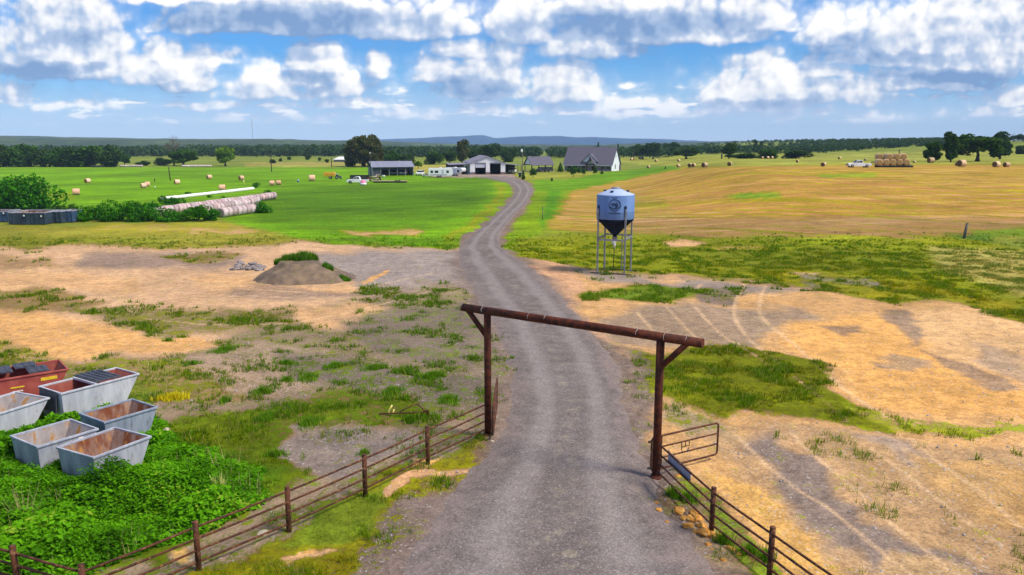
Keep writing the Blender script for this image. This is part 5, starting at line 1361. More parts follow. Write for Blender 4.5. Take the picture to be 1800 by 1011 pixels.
# cross gable and porch gable
gx0 = -hlen * (1 - (1036 - 991) / 83.0); gw_ = 13 * K / math.cos(th) * 1.05; gzb = 17 * K; gzt = 29.5 * K
gy_f = (gzb - ez) / sl_ * .55 - .2
MB().prism([(gx0 - gw_, gzb - .2), (gx0 + gw_, gzb - .2), (gx0, gzt)], gy_f, gy_f + .15).build("dormer_wall", WSIDB, house)
def dorm_roof(x0, w_, zb, zt, yf, yb, nm, m):
    for s in (-1, 1):
        ez_ = zb - .35 * (zt - zb) / w_
        q = [(x0, yf, zt + .2), (x0 + s * (w_ + .35), yf, ez_ + .2), (x0 + s * (w_ + .35), yb, ez_ + .2), (x0, yb, zt + .2)]
        if s > 0: MB().slab(q, .14).build(nm, m, house)
        else: MB().slab(q[::-1], .14).build(nm, m, house)
dorm_roof(gx0, gw_, gzb - .2, gzt, gy_f - .45, hdep * .42, "dormer_roof", SHING)
q = MB().box((gx0, gy_f - .03, gzb + 4.2 * K), (.75, .06, 1.3)).build("dormer_window", GLASS, house)
px0 = -hlen * (1 - (1040 - 991) / 83.0); pw_ = 8 * K / math.cos(th); pzb = 11.5 * K; pzt = 22.5 * K
dorm_roof(px0, pw_, pzb, pzt, -2.2, 3.2, "porch_gable_roof", SHING)
q = MB(); q.prism([(px0 - pw_ * .72, pzb + .3), (px0 + pw_ * .72, pzb + .3), (px0, pzt - .5)], -1.2, -1.05); q.build("porch_gable_panel", WSIDB, house)
for a, b in (((px0 - pw_, -2.0, pzb + .1), (px0 + pw_, -2.0, pzb + .1)), ((px0, -2.0, pzb), (px0, -2.0, pzt - .1))):
    MB().tube([a, b], .13, 6).build("porch_beam", TIMB, house)
for s in (-1, 1):
    MB().box((px0 + s * pw_ * .82, -2.0, pzb / 2), (.28, .28, pzb)).build("porch_post", TIMB, house)
# windows and doors
def window(x, y, z, w_, h, rz=0, shutters=False):
    f = MB(); f.box((x, y, z), (w_ + .16, .07, h + .16), rz=rz); fo = f.build("window", WSIDB, house)
    g_ = MB(); off = Matrix.Rotation(rz, 3, 'Z') @ Vector((0, -.03, 0)); g_.box((x + off.x, y + off.y, z), (w_, .06, h), rz=rz); g_.build("pane", GLASS, fo)
for f, w_ in ((.10, 1.6), (.22, 1.3), (.62, 1.4), (.80, 1.4), (.92, 1.2)): window(-hlen * f, 2.06, 1.45, w_, 1.4)
MB().box((px0, 2.05, 1.08), (1.3, .1, 2.1)).build("front_door", TIMB, house)
window(.03, hdep * .42, 1.7, .9, 1.7, rz=R(90))
window(.03, hdep * .48, rz_ * .62, .5, .9, rz=R(90))
MB().box((.3, hdep * .94, 1.2), (.5, .8, 2.4)).build("gas_meter_cabinet", WAIN, house)

# carport pavilion
pa = gp(934.5, 302.3); pb = gp(979, 301.6); K = pxm(pa)
cl_ = 38.5 * K / math.cos(R(22)); ang = R(22)
cp_ = empty("carport", pa, ang, "open carport with dark gable roof between barn and house", "carport")
cd = 7.0; ez, rz_ = 13.0 * K, 26.5 * K
MB().slab([(-.4, -.6, ez - .3), (cl_ + .3, -.6, ez - .3), (cl_ + .3, cd / 2, rz_), (-.4, cd / 2, rz_)], .14).build("roof", SHING, cp_)
MB().slab([(-.4, cd / 2, rz_), (cl_ + .3, cd / 2, rz_), (cl_ + .3, cd + .6, ez - .3), (-.4, cd + .6, ez - .3)], .14).build("roof", SHING, cp_)
for xx in (.05, cl_ - .1):
    MB().prism([(.3, ez), (cd - .3, ez), (cd / 2, rz_ - .3)], -.06, .06, M=Matrix.Translation((xx, 0, 0)) @ Matrix.Rotation(R(90), 4, 'Z')).build("gable_panel", WSIDB, cp_)
for f in (0.02, .33, .66, .97):
    for yy in (.1, cd - .1): MB().box((cl_ * f, yy, ez / 2 - .1), (.22, .22, ez - .2)).build("post", TIMB, cp_)
MB().box((cl_ / 2, cd / 2, .04), (cl_ + .6, cd + .4, .08)).build("slab", CREAM, cp_)

# distant white-roofed house
p = gp(600, 284.5); K = pxm(p)
dh = empty("distant_house", p, R(-12), "distant low house with white metal roof left of the big bronze tree", "house")
a, b = 15 * K, 4.2 * K
MB().box((0, 4, b / 2), (a * 1.9, 8, b)).build("wall", TAUPE, dh)
MB().slab([(-a, -.5, b - .1), (a, -.5, b - .1), (a * .62, 4, b * 2.1), (-a * .62, 4, b * 2.1)], .1).build("roof", LAMPG, dh)
MB().slab([(-a * .62, 4, b * 2.1), (a * .62, 4, b * 2.1), (a, 8.5, b - .1), (-a, 8.5, b - .1)], .1).build("roof", LAMPG, dh)
MB().slab([(-a, 8.5, b - .1), (-a, -.5, b - .1), (-a * .62, 4, b * 2.1), (-a * .62, 4.01, b * 2.1)], .05).build("roof_hip", LAMPG, dh)

# ------------------------------------------------------------------ vehicles
WPAINT = mat("white_car_paint", (.78, .78, .80), (.74, .74, .77), 2, .3, spec=.5)
DPAINT = mat("dark_car_paint", (.015, .016, .022), (.02, .02, .028), 2, .3, spec=.5)
SILV = mat("silver_paint", (.45, .46, .50), (.40, .41, .45), 2, .3, .4)
TYRE = mat("tyre_rubber", (.012, .012, .012), (.02, .02, .02), 5, .85)
RIM = mat("wheel_rim", (.35, .35, .37), (.3, .3, .32), 5, .35, .6)
REDL = mat("red_lamp", (.35, .015, .015), (.3, .01, .01), 5, .3)
def wheel(o, x, y, r, w_=.24, nm="wheel"):
    T = Matrix.Translation((x, y, r)) @ Matrix.Rotation(R(90), 4, 'X')
    q = MB().lathe([(r * .55, -w_ / 2), (r * .93, -w_ / 2), (r, -w_ * .3), (r, w_ * .3), (r * .93, w_ / 2), (r * .55, w_ / 2)], 20, M=T).build(nm, TYRE, o)
    MB().lathe([(.001, -w_ * .42), (r * .56, -w_ * .46), (r * .56, w_ * .46), (.001, w_ * .42)], 16, M=T).build("rim", RIM, q)
def arch_profile(pts, wheels, r):
    """side outline x,z with wheel arches cut from the sill (listed left to right along the bottom)"""
    out = []
    for wx in wheels:
        for k in range(9):
            a = math.pi - math.pi * k / 8; out.append((wx + r * math.cos(a), .36 + r * math.sin(a) * 1.0))
    return pts[:1] + out + pts[1:]
def pickup(p, rz, label, paint, group=None, s=1.0):
    """front at -x; 5.9 m long"""
    o = empty("pickup_truck", p, rz, label, "truck", group); W = 1.0
    wl = (-1.95, 1.75)
    side = arch_profile([(-2.92, .50), (2.92, .52), (2.95, .98), (2.92, 1.12), (.95, 1.12), (.72, 1.20), (.55, 1.25), (-1.20, 1.22), (-2.2, 1.12), (-2.82, 1.0), (-2.95, .80)], wl, .47)
    MB().prism(side, -W, W).build("body", paint, o, bevel=.05)
    MB().prism([(-1.25, 1.20), (.82, 1.20), (.74, 1.45), (.60, 1.84), (.45, 1.90), (-.25, 1.90), (-.55, 1.84)], -W * .88, W * .88).build("cab", paint, o, bevel=.04)
    for y_ in (-1, 1):
        g_ = MB(); g_.prism([(-.98, 1.27), (-.22, 1.27), (-.22, 1.78), (-.50, 1.76)], y_ * W * .885, y_ * W * .90); g_.build("side_window", GLASS, o)
        g_ = MB(); g_.prism([(-.12, 1.27), (.60, 1.27), (.50, 1.76), (-.12, 1.78)], y_ * W * .885, y_ * W * .90); g_.build("side_window", GLASS, o)
        MB().box((-1.02, y_ * (W + .1), 1.33), (.12, .2, .18)).build("mirror", TYRE, o)
        for wx in wl: wheel(o, wx, y_ * (W - .13), .40)
        MB().box((-2.90, y_ * .75, .88), (.10, .34, .16)).build("headlight", RIM, o)
        MB().box((2.93, y_ * .90, .95), (.06, .14, .3)).build("tail_lamp", REDL, o)
    MB().slab([(-1.24, -W * .80, 1.25), (-1.24, W * .80, 1.25), (-.58, W * .76, 1.83), (-.58, -W * .76, 1.83)], .02, M=Matrix.Translation((-.03, 0, .02))).build("windscreen", GLASS, o)
    MB().box((1.95, 0, 1.125), (1.75, 1.55, .02)).build("bed_floor", TYRE, o)
    MB().box((-2.95, 0, .62), (.12, 1.9, .22)).build("bumper", RIM, o)
    MB().box((-2.94, 0, .92), (.06, 1.1, .24)).build("grille", TYRE, o)
    o.scale = (s, s, s); return o
def suv(p, rz, label, paint, cat="car", name="parked_car", group=None, s=1.0):
    o = empty(name, p, rz, label, cat, group); W = .92
    wl = (-1.45, 1.4)
    MB().prism(arch_profile([(-2.25, .45), (2.25, .45), (2.3, .95), (2.2, 1.1), (-1.15, 1.08), (-2.1, .98), (-2.3, .75)], wl, .42), -W, W).build("body", paint, o, bevel=.05)
    MB().prism([(-1.2, 1.06), (2.15, 1.06), (1.95, 1.62), (1.7, 1.70), (-.2, 1.70), (-.45, 1.64)], -W * .86, W * .86).build("cabin", GLASS, o, bevel=.05)
    MB().prism([(-.42, 1.67), (1.90, 1.67), (1.7, 1.73), (-.2, 1.73)], -W * .84, W * .84).build("roof_panel", paint, o)
    for y_ in (-1, 1):
        for wx in wl: wheel(o, wx, y_ * (W - .12), .36)
        MB().box((-2.24, y_ * .68, .82), (.08, .3, .14)).build("headlight", RIM, o)
    o.scale = (s, s, s); return o

# pickup with pink thing, scrap, trailers in the middle field
p = gp(628.8, 322.6); s_ = 37.5 * pxm(p) / 5.9
pickup(p, R(2), "white pickup truck parked in front of the scrap heap in the green field", WPAINT, s=s_)
PINK_ = mat("pink_plastic", (.72, .22, .36), (.65, .16, .30), 2, .5)
p = gp(638.5, 325.8); k = pxm(p)
o = empty("pink_tank", p, 0, "small pink and white rounded drum on the grass beside the white pickup", "drum")
MB().lathe([(.001, 0), (4.8 * k, .02), (6.0 * k, 1.5 * k), (6.0 * k, 3.8 * k), (5.2 * k, 4.2 * k)], 24).build("base", WHP, o)
MB().lathe([(5.2 * k, 4.2 * k), (4.4 * k, 7.5 * k), (2.2 * k, 9 * k), (.001, 9.3 * k)], 24).build("top", PINK_, o)
TRDK = mat("dark_trailer_paint", (.02, .022, .02), (.035, .035, .03), 2, .6)
WOODD = mat("trailer_deck_wood", (.36, .28, .17), (.46, .36, .22), 3, .85, stretch=(.3, 4, 1))
def flat_trailer(p, rz, ln, label, deck=WOODD, rail=0.0, zdeck=.75, wdt=2.3, neck=0.0, axles=2, name="flatbed_trailer"):
    o = empty(name, p, rz, label, "trailer")
    MB().box((0, 0, zdeck), (ln, wdt, .07)).build("deck", deck, o)
    for y_ in (-1, 1):
        MB().box((0, y_ * (wdt / 2 - .06), zdeck - .22), (ln, .10, .34)).build("chassis_beam", TRDK, o)
        for i in range(axles): wheel(o, ln * .18 + i * .85, y_ * (wdt / 2 - .12), .36)
    if rail:
        for y_ in (-1, 1):
            MB().box((0, y_ * wdt / 2, zdeck + rail / 2 + .1), (ln, .04, rail)).build("side_board", TRDK, o)
    if neck:
        MB().tube([(-ln / 2 + .2, 0, zdeck - .1), (-ln / 2 - .3, 0, zdeck + .75), (-ln / 2 - neck, 0, zdeck + .8), (-ln / 2 - neck, 0, zdeck + .25)], .13, 8).build("gooseneck", TRDK, o)
        MB().box((-ln / 2, 0, zdeck + .45), (.12, wdt * .9, .85)).build("headboard", TRDK, o)
    else:
        MB().tube([(-ln / 2, .5, zdeck - .15), (-ln / 2 - 1.2, 0, zdeck - .2)], .06, 6).tube([(-ln / 2, -.5, zdeck - .15), (-ln / 2 - 1.2, 0, zdeck - .2)], .06, 6).build("drawbar", TRDK, o)
    MB().box((ln / 2 + .03, 0, zdeck - .1), (.06, wdt, .16)).build("tail_bar", REDL, o)
    return o
p = gp(632, 317.5); flat_trailer(p, 0, 31 * pxm(p), "dark stock trailer with board sides behind the white pickup", TRDK, rail=.75)
p = gp(686, 321.3); flat_trailer(p, R(1.5), 58 * pxm(p), "long low flatbed trailer with pale wooden deck right of the scrap heap", zdeck=.5)
SCR = [mat("scrap_brown", (.05, .032, .02), (.10, .06, .035), 4, .9), mat("scrap_cream", (.45, .38, .28), (.36, .30, .22), 4, .9), mat("scrap_dark", (.02, .018, .018), (.04, .035, .03), 4, .8)]
r = random.Random(9)
for i in range(22):
    px = r.uniform(647, 671); p = gp(px, 317.5 + r.uniform(-1.5, 1)); k = pxm(p)
    hgt = (4.5 + 5.5 * (1 - abs(px - 660) / 13)) * k * r.random()
    a = Vector((0, 0, max(.1, hgt))); d = Vector((r.uniform(-1, 1), r.uniform(-.4, .4), r.uniform(-.35, .5))).normalized() * r.uniform(.6, 1.3)
    o = MB().tube([a - d, a, a + d + Vector((0, 0, -.15))], [.14, r.uniform(.16, .3), .15], 7).build("log", SCR[i % 3], loc=p)
    tag(o, ["dark brown log piled behind the white pickup", "cream coloured log piled behind the white pickup", "blackened log piled behind the white pickup"][i % 3], "log", "logs heaped between the pickup and the flatbed")
p = gp(674.5, 311.3); o = empty("feed_tub", p, 0, "cream white tub at the right end of the log heap", "tub"); k = pxm(p)
MB().lathe([(.001, .02), (2.2 * k, .03), (2.7 * k, 3 * k), (2.5 * k, 3 * k), (2.1 * k, .5 * k), (.001, .5 * k)], 18).build("tub", WHP, o)

# tractor with yellow hay rake
p = gp(594.5, 314.8); k = pxm(p)
o = empty("tractor", p, R(6), "dark blue tractor hitched to the yellow hay machine", "tractor"); TB = mat("tractor_blue", (.02, .04, .09), (.03, .05, .11), 2, .4)
MB().box((.9, 0, 1.15), (2.0, .85, .75)).build("bonnet", TB, o, bevel=.08)
MB().prism([(-1.2, 1.0), (.25, 1.0), (.1, 2.55), (-1.1, 2.6)], -.75, .75).build("cab", GLASS, o, bevel=.05)
MB().box((-.5, 0, 2.66), (1.6, 1.7, .14)).build("roof", LAMPG, o, bevel=.03)
MB().tube([(1.0, .3, 1.5), (1.0, .3, 2.5)], .06, 8).build("exhaust_pipe", CHAIN, o)
for y_ in (-1, 1): wheel(o, -.75, y_ * .85, .85, .45); wheel(o, 1.45, y_ * .75, .52, .3)
MB().box((1.95, 0, 1.0), (.12, .8, .5)).build("grille", WHP, o)
o.scale = (11 * k / 4.0 * 1.15,) * 3
YEL_ = mat("yellow_machine_paint", (.62, .36, .015), (.55, .28, .012), 2, .5)
p = gp(580, 314.5); k = pxm(p); s_ = 22 * k / 4.2
o = empty("hay_machine", p, R(4), "yellow orange hay machine behind the tractor", "farm machine")
MB().prism([(-2.0, .9), (1.7, .9), (1.9, 1.8), (1.5, 2.25), (-1.6, 2.25), (-2.1, 1.6)], -1.0, 1.0).build("body", YEL_, o, bevel=.06)
for i in range(5): MB().tube([(-1.8 + i * .8, -1.12, .35), (-1.8 + i * .8, -1.14, 2.1)], .07, 6).build("tine_bar", YEL_, o)
for y_ in (-1, 1): wheel(o, .2, y_ * 1.15, .45)
MB().tube([(1.8, 0, .9), (2.9, 0, .7)], .08, 8).build("drawbar", TRDK, o)
o.scale = (s_, s_, s_)

# campers and cars by the barn
def camper(p, rz, ln, ht, label, fifth=False, flip=1):
    o = empty("camper_trailer", p, rz, label, "camper", "white campers parked left of the barn"); W = 1.2; h0 = .55
    if fifth:
        prof = [(-ln / 2, h0), (ln * .22, h0), (ln * .27, 1.5), (ln * .46, 1.55), (ln / 2, 2.3), (ln * .46, ht - .1), (ln * .40, ht), (-ln / 2 + .2, ht), (-ln / 2, ht - .3)]
    else:
        prof = [(-ln / 2, h0), (ln * .44, h0), (ln / 2, 1.2), (ln * .47, ht - .5), (ln * .40, ht), (-ln / 2 + .2, ht), (-ln / 2, ht - .3)]
    MB().prism([(flip * x, z) for x, z in prof], -W, W).build("body", WPAINT, o, bevel=.06)
    wn = [(-.36, .8), (-.17, 1.1), (.28, .8)]
    for f, w_ in wn: 
        q = MB().box((flip * f * ln, -W - .015, ht * .62), (w_, .03, .75)).build("window", GLASS, o)
    MB().box((flip * .08 * ln, -W - .015, ht * .50), (.72, .03, 1.75)).build("door", LGREY, o)
    MB().box((flip * -.1 * ln, -W - .01, ht * .30), (ln * .68, .02, .16)).build("stripe", DPAINT, o)
    for i in range(2): wheel(o, flip * (-.12 * ln + i * .8), -W + .1, .36); wheel(o, flip * (-.12 * ln + i * .8), W - .1, .36)
    MB().box((0, 0, ht + .12), (.8, .8, .25)).build("roof_unit", WHP, o)
    return o
p = gp(775, 312.0); k = pxm(p)
camper(p, R(4), 43 * k, 16.3 * k, "long white camper with dark windows in front of the barn's left roof")
p = gp(800, 309.5); k = pxm(p)
camper(p, R(-32), 7.5, 14.5 * k, "white fifth wheel camper with slanted nose against the barn", fifth=True)
p = gp(750.5, 310.8); k = pxm(p)
pickup(p, R(8), "white and dark pickup half hidden left of the long camper", SILV, s=13 * k / 4.4)
p = gp(738.5, 308.5); k = pxm(p)
suv(p, R(80), "small white car between the open shed and the campers", WPAINT, s=1.0)
p = gp(901, 305.0) + Vector((0, 3, 0)); suv(p, R(80), "white car parked under the right lean-to of the barn", WPAINT, s=1.15)
p = gp(818, 305.0) + Vector((0, 4, 0)); suv(p, R(86), "dark car in the shade of the barn's left lean-to", DPAINT, s=1.1)
for px, lb_, m, sc_ in ((691, "dark car with pale front in the middle bay of the open shed", SILV, 1), (707, "white car in the fourth bay of the open shed", WPAINT, 1), (720, "dark brown utility vehicle in the right bay of the open shed", DPAINT, .9), (676, "dark vehicle in the second bay of the open shed", DPAINT, .9)):
    suv(gp(px, 308.2) + Vector((0, 2.4, 0)), R(84), lb_, m, group="vehicles under the open shed", s=sc_)
suv(gp(951, 302.6) + Vector((0, 2.5, 0)), R(60), "dark car with silver front on the left side of the carport", DPAINT, s=1.05, group="vehicles under the carport")
suv(gp(965, 302.4) + Vector((0, 2.5, 0)), R(66), "dark car on the right side of the carport", DPAINT, s=1.05, group="vehicles under the carport")
p = gp(914, 312); k = pxm(p); BIN = mat("dark_green_bin", (.012, .035, .035), (.02, .05, .05), 2, .5)
o = empty("wheelie_bin", p, 0, "dark green bin with a pale lid at the foot of the pole lamp", "bin")
MB().prism([(-2.4 * k, .02), (2.4 * k, .02), (2.9 * k, 9 * k), (-2.9 * k, 9 * k)], -.7, .7).build("body", BIN, o)
MB().box((0, 0, 9.3 * k), (6.2 * k, 1.6, .8 * k)).build("lid", WHP, o)
p = gp(524, 320.5); k = pxm(p); o = empty("blue_barrel", p, 0, "small blue and white barrel alone in the green field", "barrel")
MB().lathe([(.001, 0), (1.7 * k, 0), (1.9 * k, 1.5 * k), (1.9 * k, 4.5 * k), (1.7 * k, 5.6 * k), (.001, 5.7 * k)], 18).build("drum", mat("blue_drum", (.03, .12, .22), (.04, .15, .26), 2, .45), o)
MB().lathe([(1.93 * k, 3.2 * k), (1.95 * k, 3.3 * k), (1.95 * k, 4.4 * k), (1.93 * k, 4.5 * k)], 18).build("band", WHP, o)
p = gp(272.5, 330); k = pxm(p); o = empty("white_bucket", p, 0, "small white bucket in the green field right of the paired bales", "bucket")
MB().lathe([(.001, 0), (1.0 * k, 0), (1.25 * k, 2.6 * k), (1.1 * k, 2.6 * k), (.9 * k, .3), (.001, .3)], 14).build("pail", WHP, o)

# ------------------------------------------------------------------ bales
HAYG = mat("tan_hay_net", (.50, .36, .21), (.60, .46, .29), 3, .9, bump=.4, stretch=(1, 6, 6))
HAYGP = mat("pinkish_hay_net", (.62, .37, .25), (.74, .50, .36), 3, .9, bump=.4, stretch=(1, 6, 6))
HAYE = mat("hay_bale_end", (.10, .06, .03), (.17, .105, .05), 5, .95, bump=.5)
HAYEO = mat("orange_bale_end", (.27, .11, .03), (.36, .17, .055), 5, .95, bump=.5)
HAYEP = mat("golden_bale_end", (.26, .17, .065), (.36, .245, .10), 5, .95, bump=.5)
WRAP = mat("white_bale_wrap", (.44, .37, .38), (.60, .54, .56), 1.1, .6, c3=(.34, .23, .23), s3=1.6, lo3=.5, hi3=.62)
def vary(m, amt=.5, tint=(1, .82, .80)):
    """each bale a little lighter, darker or pinker than the next"""
    n = NT(m.node_tree); b = m.node_tree.nodes['Principled BSDF']; src = b.inputs['Base Color'].links[0].from_socket
    r = n.node('ShaderNodeObjectInfo').outputs['Random']
    c = n.scale_col(src, n.m('MULTIPLY_ADD', r, amt, 1 - amt * .6)); r2 = n.m('FRACT', n.m('MULTIPLY', r, 7.31))
    n.put(b.inputs['Base Color'], n.mix(r2, c, n.vm('MULTIPLY', c, tint)))
vary(WRAP); vary(HAYG, .35, (1, .9, .8)); vary(HAYGP, .3, (1, .9, .8))
WRAPE = mat("white_bale_end", (.20, .15, .14), (.30, .24, .22), 3, .7)
def bale_mesh(name, r, w_, ms, me_, seed=0):
    """axis along x"""
    prof = [(r * .05, -w_ / 2), (r * .5, -w_ / 2 - .02), (r * .9, -w_ / 2), (r * .985, -w_ / 2 + .07), (r, -w_ / 4), (r * 1.005, 0), (r, w_ / 4), (r * .985, w_ / 2 - .07), (r * .9, w_ / 2), (r * .5, w_ / 2 + .02), (r * .05, w_ / 2)]
    q = MB(); T = Matrix.Translation((0, 0, r * .97)) @ Matrix.Rotation(R(90), 4, 'Y')
    q.lathe(prof, 26, M=T)
    nf = len(prof) - 1
    mi = []
    for i in range(nf): mi += [1 if i in (0, 1, nf - 1, nf - 2) else 0] * 26
    q.mi = mi
    o = q.build(name, [ms, me_])
    for v in o.data.vertices:
        if v.co.z < .12: v.co.z = max(v.co.z, 0); 
        k = 1 + (random.random() - .5) * .025; v.co.y *= k
    return o
bA = bale_mesh("hay_bale", .78, 1.5, HAYGP, HAYEO)
def put(o, first, p, rz, s, label, group):
    b = o if first else o.copy()
    if not first: COL.objects.link(b)
    b.location = p; b.rotation_euler = (0, 0, rz); b.scale = (s, s, s)
    return tag(b, label, "hay bale", group)
LB = [(134.5, 343.0, 15, 25, "nearest pinkish round bale in the green field above the hedge"), (154, 322.0, 10.5, 70, "pinkish round bale directly beyond the nearest bale of the green field"),
      (252.5, 330.5, 11, 40, "left bale of the touching pair in the green field"), (259, 328.0, 11, 40, "right and farther bale of the touching pair in the green field"), (311.5, 324.2, 11, 40, "orange round bale right of the dark field pole"),
      (368, 315.0, 10, 45, "far orange round bale above the right half of the white bale tube"), (391, 335.5, 14, 10, "big pinkish bale touching the white bale tube"), (424.5, 316.5, 10, 50, "far orange bale beside the thin yellow stake"),
      (478.5, 326.0, 11, 10, "left of the two pinkish bales side by side right of the white tube"), (490, 325.2, 10.5, 10, "right of the two pinkish bales side by side right of the white tube"), (548.5, 318.5, 14, 15, "orange bale between the blue barrel and the tractor")]
for i, (px, pb, wp_, az, lb_) in enumerate(LB):
    p = gp(px, pb); put(bA, i == 0, p, R(az), .84 * wp_ * pxm(p) / 1.68, lb_, "round bales in the green field")
bB = bale_mesh("hay_bale", .78, 1.5, HAYG, HAYE)
RB = [(1213, 294.2, 9, 55, "left bale of the close pair in the hay field behind the house lawn"), (1219, 293.4, 8, 55, "right bale of the close pair in the hay field"), (1238.5, 294.3, 11, 38, "tan bale with dark end right of the close pair in the hay field"),
      (1282.5, 292.0, 9.5, 62, "dark ended bale below the hedge's upright tree"), (1446.5, 293.0, 10, 62, "dark ended bale left of the white pickup with the hay trailer"), (1690, 293.0, 15, 20, "large pale bale right of the loaded hay trailer"), (1683, 291.6, 8, 30, "small bale touching the large pale bale's left side"),
      (1751, 294.0, 13, 25, "left bale of the last two at the right edge of the hay field"), (1769, 293.8, 11, 15, "right bale of the last two at the right edge of the hay field"), (1401.5, 285.8, 6, 50, "small bale just right below the hedge"), (1405, 278.6, 5, 30, "tiny pale bale at the right end of the hedge"),
      (1340, 279.2, 5, 20, "tiny pale bale under the middle of the hedge"), (1349.5, 279.3, 5.5, 20, "middle one of three tiny pale bales under the hedge"), (1357, 279.3, 5.5, 20, "right one of three tiny pale bales under the hedge"), (1153.5, 284.8, 5.5, 40, "small bale left of the middle of the field behind the house"),
      (1193, 284.2, 5.5, 40, "small bale under the widest oak"), (1140, 296.0, 6, 40, "small bale at the edge of the house lawn"), (1192.5, 294.0, 6.5, 20, "flat looking bale left of the close pair"), (1125.5, 280.0, 6, 20, "small bale under the leftmost oak"), (1110.5, 282.0, 5.5, 20, "small bale right behind the house"),
      (1476, 280.3, 6, 20, "small far bale on the rise left of the hay trailer"), (1521.5, 282.5, 5, 20, "small far bale above the white pickup"), (1636, 286.5, 12, 10, "wide pale bale beneath the left tree of the dark pair"), (1607.5, 286.5, 5, 20, "small bale just right of the hay trailer"), (1450, 290.5, 6, 20, "small pale bale at the right of the dark ended bale"), (1247, 267.0, 5.5, 20, "tiny far bale left of the upright dark tree on the skyline field"), (1320, 266.5, 4, 20, "tiny far bale above the hedge")]
for i, (px, pb, wp_, az, lb_) in enumerate(RB):
    p = gp(px, pb); put(bB, i == 0, p, R(az), .86 * wp_ * pxm(p) / 1.68, lb_, "round bales in the hay field")
# loaded trailer and its pickup
p = gp(1509, 294.6); k = pxm(p); s_ = 40 * k / 5.9
pickup(p, R(-1), "white pickup truck towing the loaded hay trailer", WPAINT, s=s_)
pt = gp(1571, 294.2); k = pxm(pt); tl = 60 * k
tr_ = flat_trailer(pt, R(-1.5), tl, "long dark gooseneck trailer loaded with round bales", TRDK, zdeck=2.9 * k, wdt=2.6 * k / .16, neck=9 * k, axles=3, name="gooseneck_trailer")
bC = bale_mesh("hay_bale", .78, 1.4, HAYG, HAYEP)
first = True
zd = pt.z + 3.1 * k + .05; br = 5.7 * k; sc_ = br / .78
for row, xs, z_, yy in (("lower", [1541.5, 1553.5, 1565, 1577, 1589], 0, -.6), ("upper", [1559, 1572, 1583.5], br * 1.66, -.5), ("rear", [1549, 1561], br * 1.62, 1.6 * sc_)):
    for i, px in enumerate(xs):
        x = pt.x + (px - 1571) * k
        o = bC if first else bC.copy()
        if not first: COL.objects.link(o)
        first = False
        o.location = (x, pt.y + yy, zd + z_); o.rotation_euler = (0, 0, R(90)); o.scale = (sc_,) * 3
        nm_ = ["first", "second", "third", "fourth", "fifth"][i]
        tag(o, {"lower": f"bale on the gooseneck trailer, {nm_} from the pickup in the lower row", "upper": f"bale on the gooseneck trailer, {nm_} from the pickup in the front upper row", "rear": f"bale on the gooseneck trailer, {nm_} from the pickup in the rear upper row"}[row], "hay bale", "bales loaded on the gooseneck trailer")
# wrapped rows
bW = bale_mesh("wrapped_bale", .70, 1.12, WRAP, WRAPE); first = True
ordn = ["first", "second", "third", "fourth", "fifth", "sixth", "seventh", "eighth", "ninth", "tenth", "eleventh", "twelfth", "thirteenth", "fourteenth", "fifteenth", "sixteenth", "seventeenth", "eighteenth", "nineteenth", "twentieth"]
def bale_row(a, b, rowname, sc_=1.0):
    global first
    d = b - a; n_ = max(2, int(round(d.length / (1.13 * sc_)))); ang = math.atan2(d.y, d.x)
    for i in range(n_):
        o = bW if first else bW.copy()
        if not first: COL.objects.link(o)
        first = False
        q = a.lerp(b, (i + .5) / n_); o.location = (q.x + random.uniform(-.06, .06), q.y, Hf(q.x, q.y)); o.rotation_euler = (random.uniform(0, .0), 0, ang + random.uniform(-.05, .05)); s = sc_ * random.uniform(.96, 1.05); o.scale = (sc_ * .88, s, s)
        w_ = ordn[i] if i < 20 else "twenty " + ordn[i - 20]
        tag(o, f"white net wrapped bale, {w_} from the near end of the {rowname} wrapped row", "wrapped bale", "white wrapped bales in rows beside the hedge")
bale_row(gp(388, 383.0), gp(452, 374.0), "front", 1.06)
bale_row(gp(335, 380.5), gp(452, 360.5), "middle", 1.04)
bale_row(gp(262, 382.0), gp(482, 350.0), "back")
a, b = gp(282, 353), gp(446, 333.8)
TUBE = mat("white_silage_film", (.72, .68, .67), (.78, .75, .75), .8, .5, c3=(.5, .46, .45), s3=3, stretch=(1, 1, 1), lo3=.64, hi3=.72)
o = empty("silage_tube", a, math.atan2((b - a).y, (b - a).x), "long white plastic silage tube lying in the green field", "silage tube")
L_ = (b - a).length; q = MB(); nseg = 70
q.tube([(L_ * i / nseg, math.sin(i * .35) * .08, .32 + random.uniform(-.02, .02)) for i in range(nseg + 1)], [(.22 if i in (0, nseg) else .36) * (1 + .05 * math.sin(i * 2.2)) * random.uniform(.97, 1.03) for i in range(nseg + 1)], 16); q.build("film", TUBE, o)
for i, (x0, x1, lb_) in enumerate([(97, 138, "pale far bale row at the field edge under the dark trees"), (211, 251, "pale far bale row at the field edge left of the dead tree"), (320, 372, "pale far bale row at the field edge left of the bright round tree"), (160, 204, "thin pale bale row at the field edge under the brightest left tree")]):
    a, b = gp(x0, 293.6), gp(x1, 293.4); d = b - a
    o = empty("bale_row", a, math.atan2(d.y, d.x), lb_, "bale row", "pale bale rows along the far field edge"); q = MB(); nn_ = 24
    q.tube([(d.length * k / nn_, 0, .45) for k in range(nn_ + 1)], [.46 * random.uniform(.9, 1.08) * (1 if i < 3 else .7) for k in range(nn_ + 1)], 10); q.build("film", WRAP, o)

